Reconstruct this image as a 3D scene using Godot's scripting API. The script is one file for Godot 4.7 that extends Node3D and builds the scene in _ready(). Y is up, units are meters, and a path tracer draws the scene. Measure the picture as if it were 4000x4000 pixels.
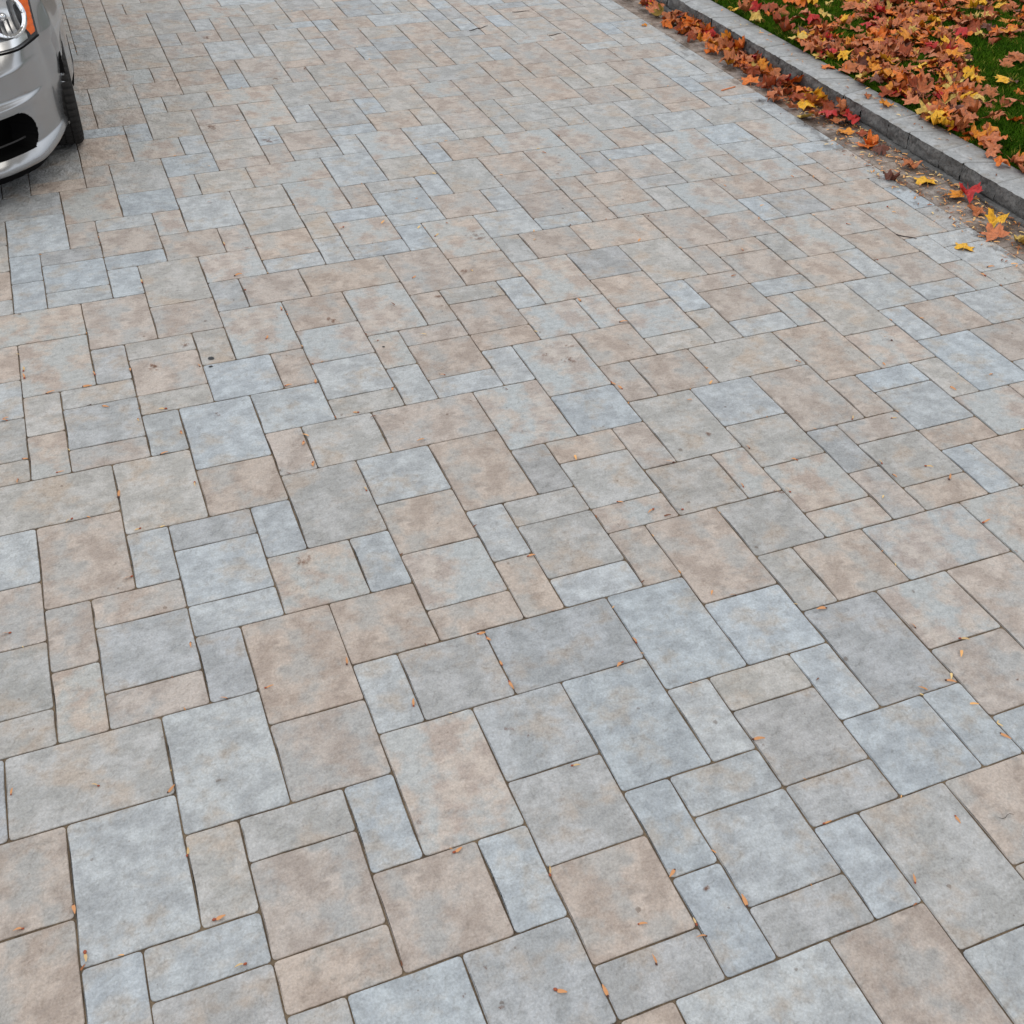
extends Node3D
# A paved driveway with a parked silver minivan, a concrete kerb and a lawn under fallen maple leaves.
# Lengths are counted in paver modules: one module U is the short side of the smallest stone.
const U := 0.165
const KERB_TOP := 0.80
const SOIL := 0.60

var rng := RandomNumberGenerator.new()
var taken := {}
var mats := {}

# ---------------------------------------------------------------- laying plan
# One line per course (v, counted away from the house): first module:width x depth and the tone of each stone
# b blue grey, g grey, d dark grey, t tan, m tan clouding into grey
const PLAN := {
	-10: "13:2x3t 15:2x2b",
	-9: "9:1x2t 10:3x2b 17:2x2g",
	-8: "15:2x3g",
	-7: "4:1x2g 5:2x2b 7:2x2d 9:2x1d 11:1x2b 12:2x1d 14:1x2b 17:2x2t",
	-6: "-1:2x2g 2:2x2d 9:2x2t 12:2x2b 19:2x2b",
	-5: "1:1x2b 4:2x1t 6:2x2t 8:1x2b 11:1x2b 14:2x1d 16:2x2b 18:1x2b",
	-4: "-1:2x2t 2:2x1b 4:2x2t 9:2x2d 12:2x1b 14:2x2d 19:2x2t",
	-3: "1:2x3b 3:1x2g 6:1x2b 7:2x3m 11:2x3b 13:1x2b 16:1x2b 17:2x3d 21:2x3t",
	-2: "-1:2x2t 4:2x1g 9:2x2d 14:2x1g 19:2x2m",
	-1: "3:2x3b 5:2x2t 13:2x3b 15:2x2b 23:2x3m",
	0: "-2:2x2d 0:3x2g 7:1x2b 8:2x2d 10:3x2d 17:1x2g 18:2x2t 20:3x2m",
	1: "5:2x3t 15:2x3t",
	2: "-1:2x1g 1:1x2m 2:2x1t 4:1x2d 7:2x2t 9:2x1t 11:1x2t 12:2x1b 14:1x2t 17:2x2g 19:2x1m 21:1x2t 22:2x1t 24:1x2b 25:2x2t",
	3: "-1:2x2g 2:2x2d 9:2x2m 12:2x2g 19:2x2m 22:2x2g",
	4: "1:1x2t 4:2x1b 6:2x2m 8:1x2b 11:1x2b 14:2x1m 16:2x2g 18:1x2m 21:1x2d 24:2x1t 26:2x2m 28:2x2t",
	5: "-1:2x2t 2:2x1t 4:2x2b 9:2x2t 12:2x1g 14:2x2g 19:2x2g 22:2x1t 24:2x2b",
	6: "1:2x3t 3:1x2b 6:1x2b 7:2x3g 11:2x3t 13:1x2d 16:1x2t 17:2x3g 21:2x3t 23:1x2t 26:1x2g 27:2x3b 29:2x1b",
	7: "-1:2x2b 4:2x1d 9:2x2b 14:2x1t 19:2x2b 24:2x1b 29:2x2t",
	8: "3:2x3g 5:2x2t 13:2x3m 15:2x2b 23:2x3t 25:2x2m",
	9: "0:3x2g 7:1x2t 8:2x2g 10:3x2t 17:1x2t 18:2x2t 20:3x2g 27:1x2b 28:2x2t 30:2x2b",
	10: "5:2x3b 15:2x3m 25:2x3g",
	11: "-1:2x1g 1:1x2m 2:2x1t 4:1x2b 7:2x2b 9:2x1g 11:1x2b 12:2x1b 14:1x2b 17:2x2t 19:2x1g 21:1x2g 22:2x1b 24:1x2m 27:2x2b 29:2x1b 31:1x2m 32:2x1m",
	12: "-1:2x2g 2:2x2d 9:2x2b 12:2x2t 19:2x2m 22:2x2t 29:2x2t 32:2x2b",
	13: "1:1x2g 4:2x1g 6:2x2b 8:1x2t 11:1x2m 14:2x1t 16:2x2m 18:1x2m 21:1x2b 24:2x1b 26:2x2t 28:1x2b 31:1x2b",
	14: "-1:2x2b 2:2x1g 4:2x2t 9:2x2m 12:2x1t 14:2x2t 19:2x2t 22:2x1t 24:2x2t 29:2x2t 32:2x1b",
	15: "1:2x3m 3:1x2d 6:1x2g 7:2x3m 11:2x3m 13:1x2t 16:1x2b 17:2x3m 21:2x3g 23:1x2t 26:1x2g 27:2x3m 31:2x3m",
	16: "-1:2x2t 4:2x1g 9:2x2t 14:2x1g 19:2x2d 24:2x1t 29:2x2t",
	17: "3:2x3t 5:2x2t 13:2x3t 15:2x2t 23:2x3t 25:2x2t",
	18: "0:3x2m 7:1x2d 8:2x2t 10:3x2t 17:1x2g 18:2x2t 20:3x2t 27:1x2b 28:2x2d 30:3x2t",
	19: "5:2x3g 15:2x3m 25:2x3m",
	20: "-1:2x1g 1:1x2b 2:2x1b 4:1x2b 7:2x2m 9:2x1b 11:1x2b 12:2x1b 14:1x2b 17:2x2b 19:2x1b 21:1x2t 22:2x1m 24:1x2g 27:2x2t 29:2x1t 31:1x2t 32:2x1m",
	21: "-1:2x2t 2:2x2b 9:2x2t 12:2x2m 19:2x2t 22:2x2t 29:2x2m 32:2x2t",
	22: "1:1x2b 4:2x1b 6:2x2t 8:1x2t 11:1x2g 14:2x1b 16:2x2t 18:1x2b 21:1x2t 24:2x1d 26:2x2g 28:1x2t 31:1x2b",
	23: "-1:2x2g 2:2x1d 4:2x2t 9:2x2g 12:2x1b 14:2x2b 19:2x2t 22:2x1t 24:2x2t 29:2x2b 32:2x1b",
	24: "1:2x3b 3:1x2t 6:1x2m 7:2x3b 11:2x3m 13:1x2t 16:1x2b 17:2x3g 21:2x3m 23:1x2d 26:1x2b 27:2x3m 31:2x3m 33:1x2b",
	25: "-1:2x2g 4:2x1b 9:2x2g 14:2x1d 19:2x2t 24:2x1b 29:2x2b",
	26: "3:2x3m 5:2x2b 13:2x3b 15:2x2g 23:2x3m 25:2x2t 33:1x3b",
	27: "0:3x2d 7:1x2m 8:2x2g 10:3x2m 17:1x2b 18:2x2t 20:3x2m 27:1x2d 28:2x2b 30:3x2g",
	28: "5:2x3g 15:2x3m 25:2x3g",
	29: "-1:2x2d 1:1x2d 2:2x1t 4:1x2t 7:2x2b 9:2x1t 11:1x2t 12:2x1b 14:1x2b 17:2x2b 19:2x1g 21:1x2g 22:2x1g 24:1x2g 27:2x2g 29:2x1t 31:1x2b 32:2x1b",
	30: "2:2x3d 9:2x2g 12:2x2t 19:2x2t 22:2x2g 29:2x2t 32:2x2t",
	31: "4:2x3t 6:2x2m 8:1x2b 11:1x2b 14:2x1b 16:2x2t 18:1x2g 21:1x2g 24:2x1g 26:2x2t 28:1x2g 31:1x2b",
	32: "9:2x2t 12:2x1g 14:2x2d 19:2x2t 22:2x1g 24:2x3t 29:2x2t 32:2x1b",
	33: "6:1x2b 7:2x3g 11:2x3m 13:1x2b 16:1x2b 17:2x3g 21:2x3t 23:1x2g 26:1x2g 27:2x3g 31:2x3b 33:1x2g",
	34: "4:2x1b 9:2x2t 14:2x1g 19:2x2m 29:2x2t",
	35: "3:2x3t 5:2x2t 13:2x3g 15:2x2t 23:2x3t 25:2x2t 33:1x3b",
	36: "7:1x2b 8:2x2g 10:3x2m 17:1x2g 18:2x2t 20:3x2g 27:1x2g 28:2x2t 30:3x2t",
	37: "5:2x3g 15:2x3g 25:2x3t",
	38: "3:2x2m 7:2x2t 9:2x1g 11:1x2b 12:2x1g 14:1x2t 17:2x2t 19:2x1g 21:1x2t 22:2x1g 24:1x2b 27:2x2t 29:2x1b 31:1x2g 32:2x1b",
	39: "9:2x2t 12:2x3t 19:2x2t 22:2x3g 29:2x2t 32:2x2g",
	40: "4:2x2t 6:2x2m 8:1x2t 11:1x2t 14:2x1t 16:2x2t 18:1x2b 21:1x2t 24:2x2t 31:1x2b",
	41: "9:2x2g 14:2x3g 19:2x2d 27:2x3g 29:2x2t 32:2x1b",
	42: "4:2x2t 6:1x2g 7:2x3g 16:1x2b 17:2x3t 21:2x3t 31:2x3g 33:1x2g",
	43: "9:2x2t 19:2x2g 29:2x2t",
	44: "27:2x2t 33:1x2b",
	45: "17:1x2b 18:2x2t 20:3x2b",
	47: "17:2x2t",
}

func numbered(called: String) -> String:
	var n: int = taken.get(called, 0)
	taken[called] = n + 1
	return called if n == 0 else "%s_%03d" % [called, n]

func at(u: float, y: float, v: float) -> Vector3:
	return Vector3(u * U, y * U, -v * U)

func meta(o: Node, label := "", category := "", group := "", kind := "") -> void:
	if label != "": o.set_meta("label", label)
	if category != "": o.set_meta("category", category)
	if group != "": o.set_meta("group", group)
	if kind != "": o.set_meta("kind", kind)

func thing(called: String, label: String, category: String, where := Vector3.ZERO, group := "", kind := "") -> Node3D:
	var o := Node3D.new()
	o.name = numbered(called)
	add_child(o, true)
	o.position = where
	meta(o, label, category, group, kind)
	return o

func part(called: String, mesh: Mesh, mat: Material, parent: Node) -> MeshInstance3D:
	var o := MeshInstance3D.new()
	o.name = called
	o.mesh = mesh
	if mat: o.material_override = mat
	parent.add_child(o, true)
	return o

func solid(called: String, mesh: Mesh, mat: Material, label: String, category: String, where := Vector3.ZERO, group := "", kind := "") -> MeshInstance3D:
	var o := MeshInstance3D.new()
	o.name = numbered(called)
	o.mesh = mesh
	if mat: o.material_override = mat
	add_child(o, true)
	o.position = where
	meta(o, label, category, group, kind)
	return o

func begin() -> SurfaceTool:
	var st := SurfaceTool.new()
	st.begin(Mesh.PRIMITIVE_TRIANGLES)
	return st

# corners in the order they run clockwise when seen from outside
func quad(st: SurfaceTool, a: Vector3, b: Vector3, c: Vector3, d: Vector3) -> void:
	for p in [a, b, c, a, c, d]: st.add_vertex(p)

func box(st: SurfaceTool, lo: Vector3, hi: Vector3) -> void:
	var p := []
	for i in 8: p.append(Vector3(hi.x if i & 1 else lo.x, hi.y if i & 2 else lo.y, hi.z if i & 4 else lo.z))
	quad(st, p[2], p[3], p[7], p[6]); quad(st, p[1], p[0], p[4], p[5])
	quad(st, p[4], p[6], p[7], p[5]); quad(st, p[1], p[3], p[2], p[0])
	quad(st, p[5], p[7], p[3], p[1]); quad(st, p[0], p[2], p[6], p[4])

func tube(st: SurfaceTool, path: Array, radii: Array, sides := 6) -> void:
	var rings := []
	for i in path.size():
		var dir: Vector3 = (path[mini(i + 1, path.size() - 1)] - path[maxi(i - 1, 0)]).normalized()
		var side := dir.cross(Vector3.UP if absf(dir.y) < 0.9 else Vector3.RIGHT).normalized()
		var up := side.cross(dir)
		var ring := []
		for k in sides:
			var a := TAU * k / sides
			ring.append(path[i] + (side * cos(a) + up * sin(a)) * radii[i])
		rings.append(ring)
	for i in path.size() - 1:
		for k in sides:
			var n := (k + 1) % sides
			quad(st, rings[i][k], rings[i + 1][k], rings[i + 1][n], rings[i][n])
	for k in range(1, sides - 1):
		for p in [rings[0][0], rings[0][k], rings[0][k + 1]]: st.add_vertex(p)
		for p in [rings[-1][0], rings[-1][k + 1], rings[-1][k]]: st.add_vertex(p)

# a grid of points as a smooth sheet
func sheet(rows: Array, keep = null, smooth := true) -> ArrayMesh:
	var st := begin()
	if not smooth: st.set_smooth_group(-1)
	for i in rows.size() - 1:
		for j in rows[0].size() - 1:
			if keep != null and not keep.call(i, j): continue
			quad(st, rows[i][j], rows[i + 1][j], rows[i + 1][j + 1], rows[i][j + 1])
	st.index()
	st.generate_normals()
	return st.commit()

func finish(st: SurfaceTool, smooth := false) -> ArrayMesh:
	if smooth: st.index()
	st.generate_normals()
	return st.commit()

# turned round the z axis: profile of (radius, z)
func lathe(st: SurfaceTool, profile: Array, sides := 28, centre := Vector3.ZERO) -> void:
	for i in profile.size() - 1:
		for k in sides:
			var a := TAU * k / sides
			var b := TAU * (k + 1) / sides
			var p: Vector2 = profile[i]
			var q: Vector2 = profile[i + 1]
			var c := [Vector3(p.x * cos(a), p.x * sin(a), p.y), Vector3(q.x * cos(a), q.x * sin(a), q.y), Vector3(q.x * cos(b), q.x * sin(b), q.y), Vector3(p.x * cos(b), p.x * sin(b), p.y)]
			quad(st, centre + c[0], centre + c[1], centre + c[2], centre + c[3])

# ---------------------------------------------------------------- materials
func noise(seed_: int, wave: float, octaves := 3, ridged := false) -> FastNoiseLite:
	var n := FastNoiseLite.new()
	n.seed = seed_
	n.noise_type = FastNoiseLite.TYPE_SIMPLEX_SMOOTH
	n.frequency = 1.0 / wave
	n.fractal_type = FastNoiseLite.FRACTAL_RIDGED if ridged else FastNoiseLite.FRACTAL_FBM
	n.fractal_octaves = octaves
	n.fractal_gain = 0.58
	return n

# weathered cast stone: clouds of a second tone, dark smudges, fine grit
const STONE_SIDE := 900
func stone_texture(seed_: int, a: Color, b: Color, c: Color, share: float, grit := 0.075, smudges := 0.07) -> ImageTexture:
	var n := STONE_SIDE
	var cloud := noise(seed_, 150.0, 6).get_image(n, n, false, false, true).get_data()
	var other := noise(seed_ + 1, 270.0, 6).get_image(n, n, false, false, true).get_data()
	var smudge := noise(seed_ + 2, 44.0, 5).get_image(n, n, false, false, true).get_data()
	var fine := noise(seed_ + 3, 10.0, 3).get_image(n, n, false, false, true).get_data()
	var strata := noise(seed_ + 4, 30.0, 5).get_image(n / 3, n, false, false, true).get_data()
	var vein := noise(seed_ + 5, 120.0, 4, true).get_image(n, n, false, false, true).get_data()
	var out := PackedByteArray()
	out.resize(n * n * 3)
	var r := RandomNumberGenerator.new()
	r.seed = seed_
	var k := 0
	var i := 0
	for y in n:
		var line := y * (n / 3)
		for x in n:
			var t := smoothstep(0.25, 0.75, cloud[i] / 255.0)
			var w := smoothstep(1.0 - share - 0.17, 1.0 - share + 0.17, other[i] / 255.0 * 0.7 + cloud[i] / 255.0 * 0.15 + smudge[i] / 255.0 * 0.15)
			var dark := 1.0 - smudges * smoothstep(0.45, 0.9, smudge[i] / 255.0) + (strata[line + x / 3] / 255.0 - 0.5) * 0.10 + 0.05 * smoothstep(0.8, 1.0, vein[i] / 255.0)
			var g := 1.0 + (fine[i] / 255.0 - 0.5) * grit * 2.0 + (r.randf() - 0.5) * grit
			var pit := r.randf()
			if pit < 0.003: g *= 0.8
			elif pit > 0.998: g *= 1.15
			var m := 255.0 * dark * g
			out[k] = clampi(int(lerpf(lerpf(a.r, b.r, t), c.r, w) * m), 0, 255)
			out[k + 1] = clampi(int(lerpf(lerpf(a.g, b.g, t), c.g, w) * m), 0, 255)
			out[k + 2] = clampi(int(lerpf(lerpf(a.b, b.b, t), c.b, w) * m), 0, 255)
			k += 3
			i += 1
	return ImageTexture.create_from_image(Image.create_from_data(n, n, false, Image.FORMAT_RGB8, out))

func relief_texture() -> ImageTexture:
	var n := 512
	var a := noise(71, 95.0, 4).get_image(n, n).get_data()
	var b := noise(72, 60.0, 3, true).get_image(n, n).get_data()
	var c := noise(73, 9.0, 3).get_image(n, n).get_data()
	var out := PackedByteArray()
	out.resize(n * n)
	for i in n * n: out[i] = clampi(int(a[i] * 0.5 + b[i] * 0.28 + c[i] * 0.16), 0, 255)
	var im := Image.create_from_data(n, n, false, Image.FORMAT_L8, out)
	im.convert(Image.FORMAT_RGBA8)
	im.bump_map_to_normal_map(9.0)
	return ImageTexture.create_from_image(im)

func rgb(r: int, g: int, b: int) -> Color:
	return Color8(r, g, b)

func plain(c: Color, rough := 0.8, metal := 0.0, spec := 0.5) -> StandardMaterial3D:
	var m := StandardMaterial3D.new()
	m.albedo_color = c
	m.roughness = rough
	m.metallic = metal
	m.metallic_specular = spec
	return m

func make_materials() -> void:
	var relief := relief_texture()
	var tones := {
		"b": [rgb(165, 170, 174), rgb(184, 190, 194), rgb(177, 172, 166), 0.34],
		"g": [rgb(166, 165, 162), rgb(184, 183, 181), rgb(180, 169, 158), 0.38],
		"d": [rgb(160, 162, 163), rgb(177, 179, 181), rgb(172, 164, 156), 0.34],
		"t": [rgb(169, 157, 148), rgb(188, 177, 168), rgb(174, 172, 169), 0.42],
		"m": [rgb(171, 159, 151), rgb(189, 179, 170), rgb(176, 179, 179), 0.50],
		"r": [rgb(146, 134, 125), rgb(165, 155, 147), rgb(112, 96, 84), 0.42],
	}
	var i := 0
	for k in tones:
		var t: Array = tones[k]
		var m := StandardMaterial3D.new()
		m.albedo_texture = stone_texture(100 + i * 10, t[0], t[1], t[2], t[3])
		m.vertex_color_use_as_albedo = true
		m.roughness = 0.78
		m.metallic_specular = 0.45
		m.normal_enabled = true
		m.normal_texture = relief
		m.normal_scale = 1.3
		mats[k] = m
		i += 1
	# jointing sand
	var sand := StandardMaterial3D.new()
	sand.albedo_texture = stone_texture(300, rgb(90, 77, 62), rgb(114, 99, 80), rgb(66, 56, 46), 0.3, 0.14)
	sand.uv1_triplanar = true
	sand.uv1_world_triplanar = true
	sand.uv1_scale = Vector3.ONE * 1.3
	sand.roughness = 0.95
	mats.sand = sand
	# kerb: smooth pale top, dark split face
	var top := StandardMaterial3D.new()
	top.albedo_texture = stone_texture(320, rgb(148, 150, 151), rgb(167, 169, 170), rgb(144, 138, 130), 0.34, 0.1, 0.12)
	top.uv1_triplanar = true
	top.uv1_world_triplanar = true
	top.uv1_scale = Vector3.ONE * 1.1
	top.roughness = 0.85
	top.normal_enabled = true
	top.normal_texture = relief
	top.normal_scale = 0.35
	mats.kerb_top = top
	var face := StandardMaterial3D.new()
	face.albedo_texture = stone_texture(340, rgb(94, 93, 91), rgb(124, 122, 119), rgb(70, 68, 66), 0.34, 0.18, 0.25)
	face.uv1_triplanar = true
	face.uv1_world_triplanar = true
	face.uv1_scale = Vector3.ONE * 1.4
	face.roughness = 0.92
	face.normal_enabled = true
	face.normal_texture = relief
	face.normal_scale = 1.0
	mats.kerb_face = face
	var earth := StandardMaterial3D.new()
	earth.albedo_texture = stone_texture(360, rgb(38, 58, 12), rgb(54, 78, 18), rgb(52, 46, 22), 0.3, 0.2)
	earth.uv1_triplanar = true
	earth.uv1_world_triplanar = true
	earth.uv1_scale = Vector3.ONE * 0.8
	earth.roughness = 0.95
	mats.earth = earth

	# car
	var paint := plain(rgb(166, 168, 171), 0.27, 0.85)
	paint.clearcoat_enabled = true
	paint.clearcoat = 0.6
	paint.clearcoat_roughness = 0.05
	mats.paint = paint
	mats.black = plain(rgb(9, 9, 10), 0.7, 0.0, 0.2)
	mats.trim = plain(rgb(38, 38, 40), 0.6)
	mats.chrome = plain(rgb(225, 227, 230), 0.08, 1.0)
	mats.reflector = plain(rgb(232, 234, 236), 0.28, 0.95)
	mats.rubber = plain(rgb(26, 25, 25), 0.85)
	mats.alloy = plain(rgb(150, 152, 155), 0.3, 0.9)
	mats.amber = plain(rgb(236, 104, 0), 0.5, 0.0, 0.0)
	var lens := plain(Color(0.95, 0.97, 1.0, 0.05), 0.03, 0.0, 0.25)
	lens.transparency = BaseMaterial3D.TRANSPARENCY_ALPHA
	lens.cull_mode = BaseMaterial3D.CULL_DISABLED
	mats.lens = lens
	mats.glass = plain(rgb(18, 22, 24), 0.05, 0.0, 0.8)
	mats.red_lamp = plain(rgb(150, 12, 10), 0.15)

# ---------------------------------------------------------------- paving
# one stone: worn outline with small rounded corners, chamfered arris, uv window into its tone's texture
func paver_mesh(w: float, h: float, gap: float, tone: Color, dy := 0.0) -> ArrayMesh:
	var x0 := gap * rng.randf_range(0.75, 1.2)
	var x1 := w - gap * rng.randf_range(0.75, 1.2)
	var z0 := gap * rng.randf_range(0.75, 1.2)
	var z1 := h - gap * rng.randf_range(0.75, 1.2)
	var r := rng.randf_range(0.055, 0.085)
	var pts: Array[Vector2] = []
	var corners := [Vector2(x0, z0), Vector2(x1, z0), Vector2(x1, z1), Vector2(x0, z1)]
	for i in 4:
		var c: Vector2 = corners[i]
		var prev: Vector2 = (corners[(i + 3) % 4] - c).normalized()
		var next: Vector2 = (corners[(i + 1) % 4] - c)
		var step := next.normalized()
		pts.append(c + prev * r)
		pts.append(c + (prev + step) * r * 0.29)
		pts.append(c + step * r)
		var many := 2 if next.length() > 1.4 else 1
		for k in many:
			var t := (k + rng.randf_range(0.7, 1.3)) / (many + 1.0)
			var inward := Vector2(-step.y, step.x)
			pts.append(c + next * t + inward * rng.randf_range(-0.003, 0.014))
	var off := Vector2(rng.randf_range(0.0, 6.0 - 3.1), rng.randf_range(0.0, 6.0 - 3.1)) / 6.0
	var flip := rng.randi() % 4
	var tilt := Vector2(rng.randf_range(-0.0022, 0.0022), rng.randf_range(-0.0022, 0.0022))
	var mid := Vector2(w, h) / 2.0
	var rise := rng.randf_range(-0.003, 0.003) + dy
	var st := begin()
	st.set_color(tone)
	var uv := func(p: Vector2) -> Vector2:
		var q := p / 6.0
		if flip & 1: q.x = w / 6.0 - q.x
		if flip & 2: q.y = h / 6.0 - q.y
		return off + q
	var put := func(p: Vector2, y: float, n: Vector3) -> void:
		st.set_uv(uv.call(p))
		st.set_normal(n)
		st.add_vertex(Vector3(p.x * U, (y + rise + (p - mid).dot(tilt)) * U, -p.y * U))
	var n := pts.size()
	var inner: Array[Vector2] = []
	for i in n: inner.append(pts[i] + (mid - pts[i]).normalized() * 0.018)
	for i in range(1, n - 1):
		put.call(inner[0], 0.0, Vector3.UP); put.call(inner[i + 1], 0.0, Vector3.UP); put.call(inner[i], 0.0, Vector3.UP)
	for i in n:
		var j := (i + 1) % n
		var e := (pts[j] - pts[i]).normalized()
		var o := Vector3(e.y, 0, e.x)
		var s := (o + Vector3.UP * 0.9).normalized()
		var q := [[inner[i], 0.0], [inner[j], 0.0], [pts[j], -0.011], [pts[i], -0.011], [pts[j], -0.3], [pts[i], -0.3]]
		for k in [0, 1, 2, 0, 2, 3]: put.call(q[k][0], q[k][1], s if k > 1 else (s + Vector3.UP).normalized())
		for k in [3, 2, 4, 3, 4, 5]: put.call(q[k][0], q[k][1], o)
	st.generate_tangents()
	return st.commit()

# stones differ a little, and grime lies in broad uneven tracts across many of them
var grime := noise(88, 9.0, 3)
func tone_of(u: float, v: float) -> Color:
	var l := rng.randf_range(0.87, 0.96) + 0.055 * grime.get_noise_2d(u, v)
	var warm := rng.randf_range(-0.028, 0.028)
	return Color(l * (1.0 + warm), l, l * (1.0 - warm))

func distance_from_lens(u: float, v: float) -> float:
	return Vector2(u - 3.95, v + 14.15).length()

var stone_at := {}

func build_paving() -> void:
	var drive := thing("driveway", "driveway of tan and blue-grey stone pavers in three sizes", "driveway", Vector3.ZERO, "", "structure")
	var bed := begin()
	quad(bed, at(-30, -0.027, 90), at(35.9, -0.027, 90), at(35.9, -0.027, -16), at(-30, -0.027, -16))
	part("joint_sand", finish(bed), mats.sand, drive)
	# stones read from the plan, then the rest of the drive laid in the same three sizes
	var laid := {}
	var stones := []
	for v in PLAN:
		for word in (PLAN[v] as String).split(" "):
			var f := word.split(":")
			var u := int(f[0])
			var w := int(f[1].substr(0, 1))
			var h := int(f[1].substr(2, 1))
			stones.append([u, v, w, h, f[1].substr(3, 1)])
			for i in w:
				for j in h: laid[Vector2i(u + i, v + j)] = true
	var sizes := [[2, 3], [3, 2], [2, 2], [2, 2], [1, 2], [2, 1], [1, 2], [2, 1]]
	for v in range(-15, 62):
		for u in range(-14, 34):
			if laid.has(Vector2i(u, v)): continue
			var choice := sizes.duplicate()
			for i in range(choice.size() - 1, 0, -1):
				var j := rng.randi() % (i + 1)
				var keep = choice[i]
				choice[i] = choice[j]
				choice[j] = keep
			choice.append([1, 1])
			for s in choice:
				var free := true
				for i in s[0]:
					for j in s[1]:
						if laid.has(Vector2i(u + i, v + j)) or u + i >= 34: free = false
				if not free: continue
				for i in s[0]:
					for j in s[1]: laid[Vector2i(u + i, v + j)] = true
				stones.append([u, v, s[0], s[1], "ttgbgbmd"[rng.randi() % 8]])
				break
	# the dirt-browned course along the kerb
	var v2 := -15.0
	while v2 < 60.0:
		var long := rng.randf_range(1.0, 1.7)
		stones.append([34.0, v2, 1.9, long, "r"])
		v2 += long
	for s in stones:
		for i in int(ceil(s[2])):
			for j in int(ceil(s[3])): stone_at[Vector2i(int(s[0]) + i, int(floor(s[1])) + j)] = s
	var order := []
	for s in stones:
		var seen_: bool = s[1] + s[3] > -11.0 and s[0] + s[2] > -3.0 + (-0.03 * s[1])
		var far := distance_from_lens(s[0] + s[2] / 2.0, s[1] + s[3] / 2.0)
		order.append([far * (1.0 if seen_ else 4.0) / sqrt(s[2] * s[3]) , s])
	order.sort_custom(func(a, b): return a[0] < b[0])
	var rest := {}
	for i in order.size():
		var s: Array = order[i][1]
		var mesh := paver_mesh(s[2], s[3], 0.0135, tone_of(s[0], s[1]), -0.015 if s[4] == "r" else 0.0)
		var where := at(s[0], 0, s[1])
		if i < 300:
			part("paver", mesh, mats[s[4]], drive).position = where
		else:
			if not rest.has(s[4]): rest[s[4]] = begin()
			rest[s[4]].append_from(mesh, 0, Transform3D(Basis(), where))
	var joined: ArrayMesh = null
	for k in rest:
		rest[k].set_material(mats[k])
		joined = rest[k].commit(joined) if joined else rest[k].commit()
	var far_stones := part("far_paving", joined, null, drive)
	far_stones.set_meta("kind", "stuff")

# a dark smear with a ragged outline, a film on the stone
func build_stains() -> void:
	var drive := get_node("driveway")
	var spots := "16.5,20.3,.55 9.4,33.6,.5 11.5,31.3,.5 11.3,45.7,.5 16.3,11.6,.35 15.8,12.1,.14 16.6,12.3,.16 9.5,-.8,.13 9.8,-1.1,.06 10.7,-1.6,.06 7.1,-2.3,.1 7.3,-5.4,.06 6.8,-5.7,.06 7.3,-6.1,.07 11.5,-5.4,.14 18.4,6.8,.16 6.8,5.6,.3 5.7,16.3,.25 4.7,15.4,.3 6,12.3,.14 14.9,39.6,.3 13.4,38.6,.35 15.2,17.9,.3 10.2,16.3,.2 13.8,16.6,.2 20.2,-3.4,.07 18.9,3.9,.12"
	for word in spots.split(" "):
		var f := word.split(",")
		var size := float(f[2])
		var st := begin()
		var count := 11 if size > 0.2 else 3
		for b in count:
			var c := Vector2(float(f[0]), float(f[1])) + Vector2.from_angle(rng.randf() * TAU) * rng.randf() * size * 0.75
			var ring := []
			var rad := size * (rng.randf_range(0.06, 0.2) if size > 0.2 else rng.randf_range(0.2, 0.45))
			var long := rng.randf_range(1.0, 2.2)
			var turn := rng.randf() * TAU
			for k in 9:
				var p := Vector2.from_angle(TAU * k / 9.0) * rad * rng.randf_range(0.4, 1.15)
				p.x *= long
				ring.append(c + p.rotated(turn))
			for k in 9:
				var q: Vector2 = ring[k]
				var q2: Vector2 = ring[(k + 1) % 9]
				for p in [c, q2, q]: st.add_vertex(at(p.x, 0.018 + 0.002 * b, p.y))
		var m := plain(Color(0.47, 0.3, 0.18, rng.randf_range(0.22, 0.42)), 0.9)
		m.transparency = BaseMaterial3D.TRANSPARENCY_ALPHA
		part("stain", finish(st), m, drive)

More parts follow.
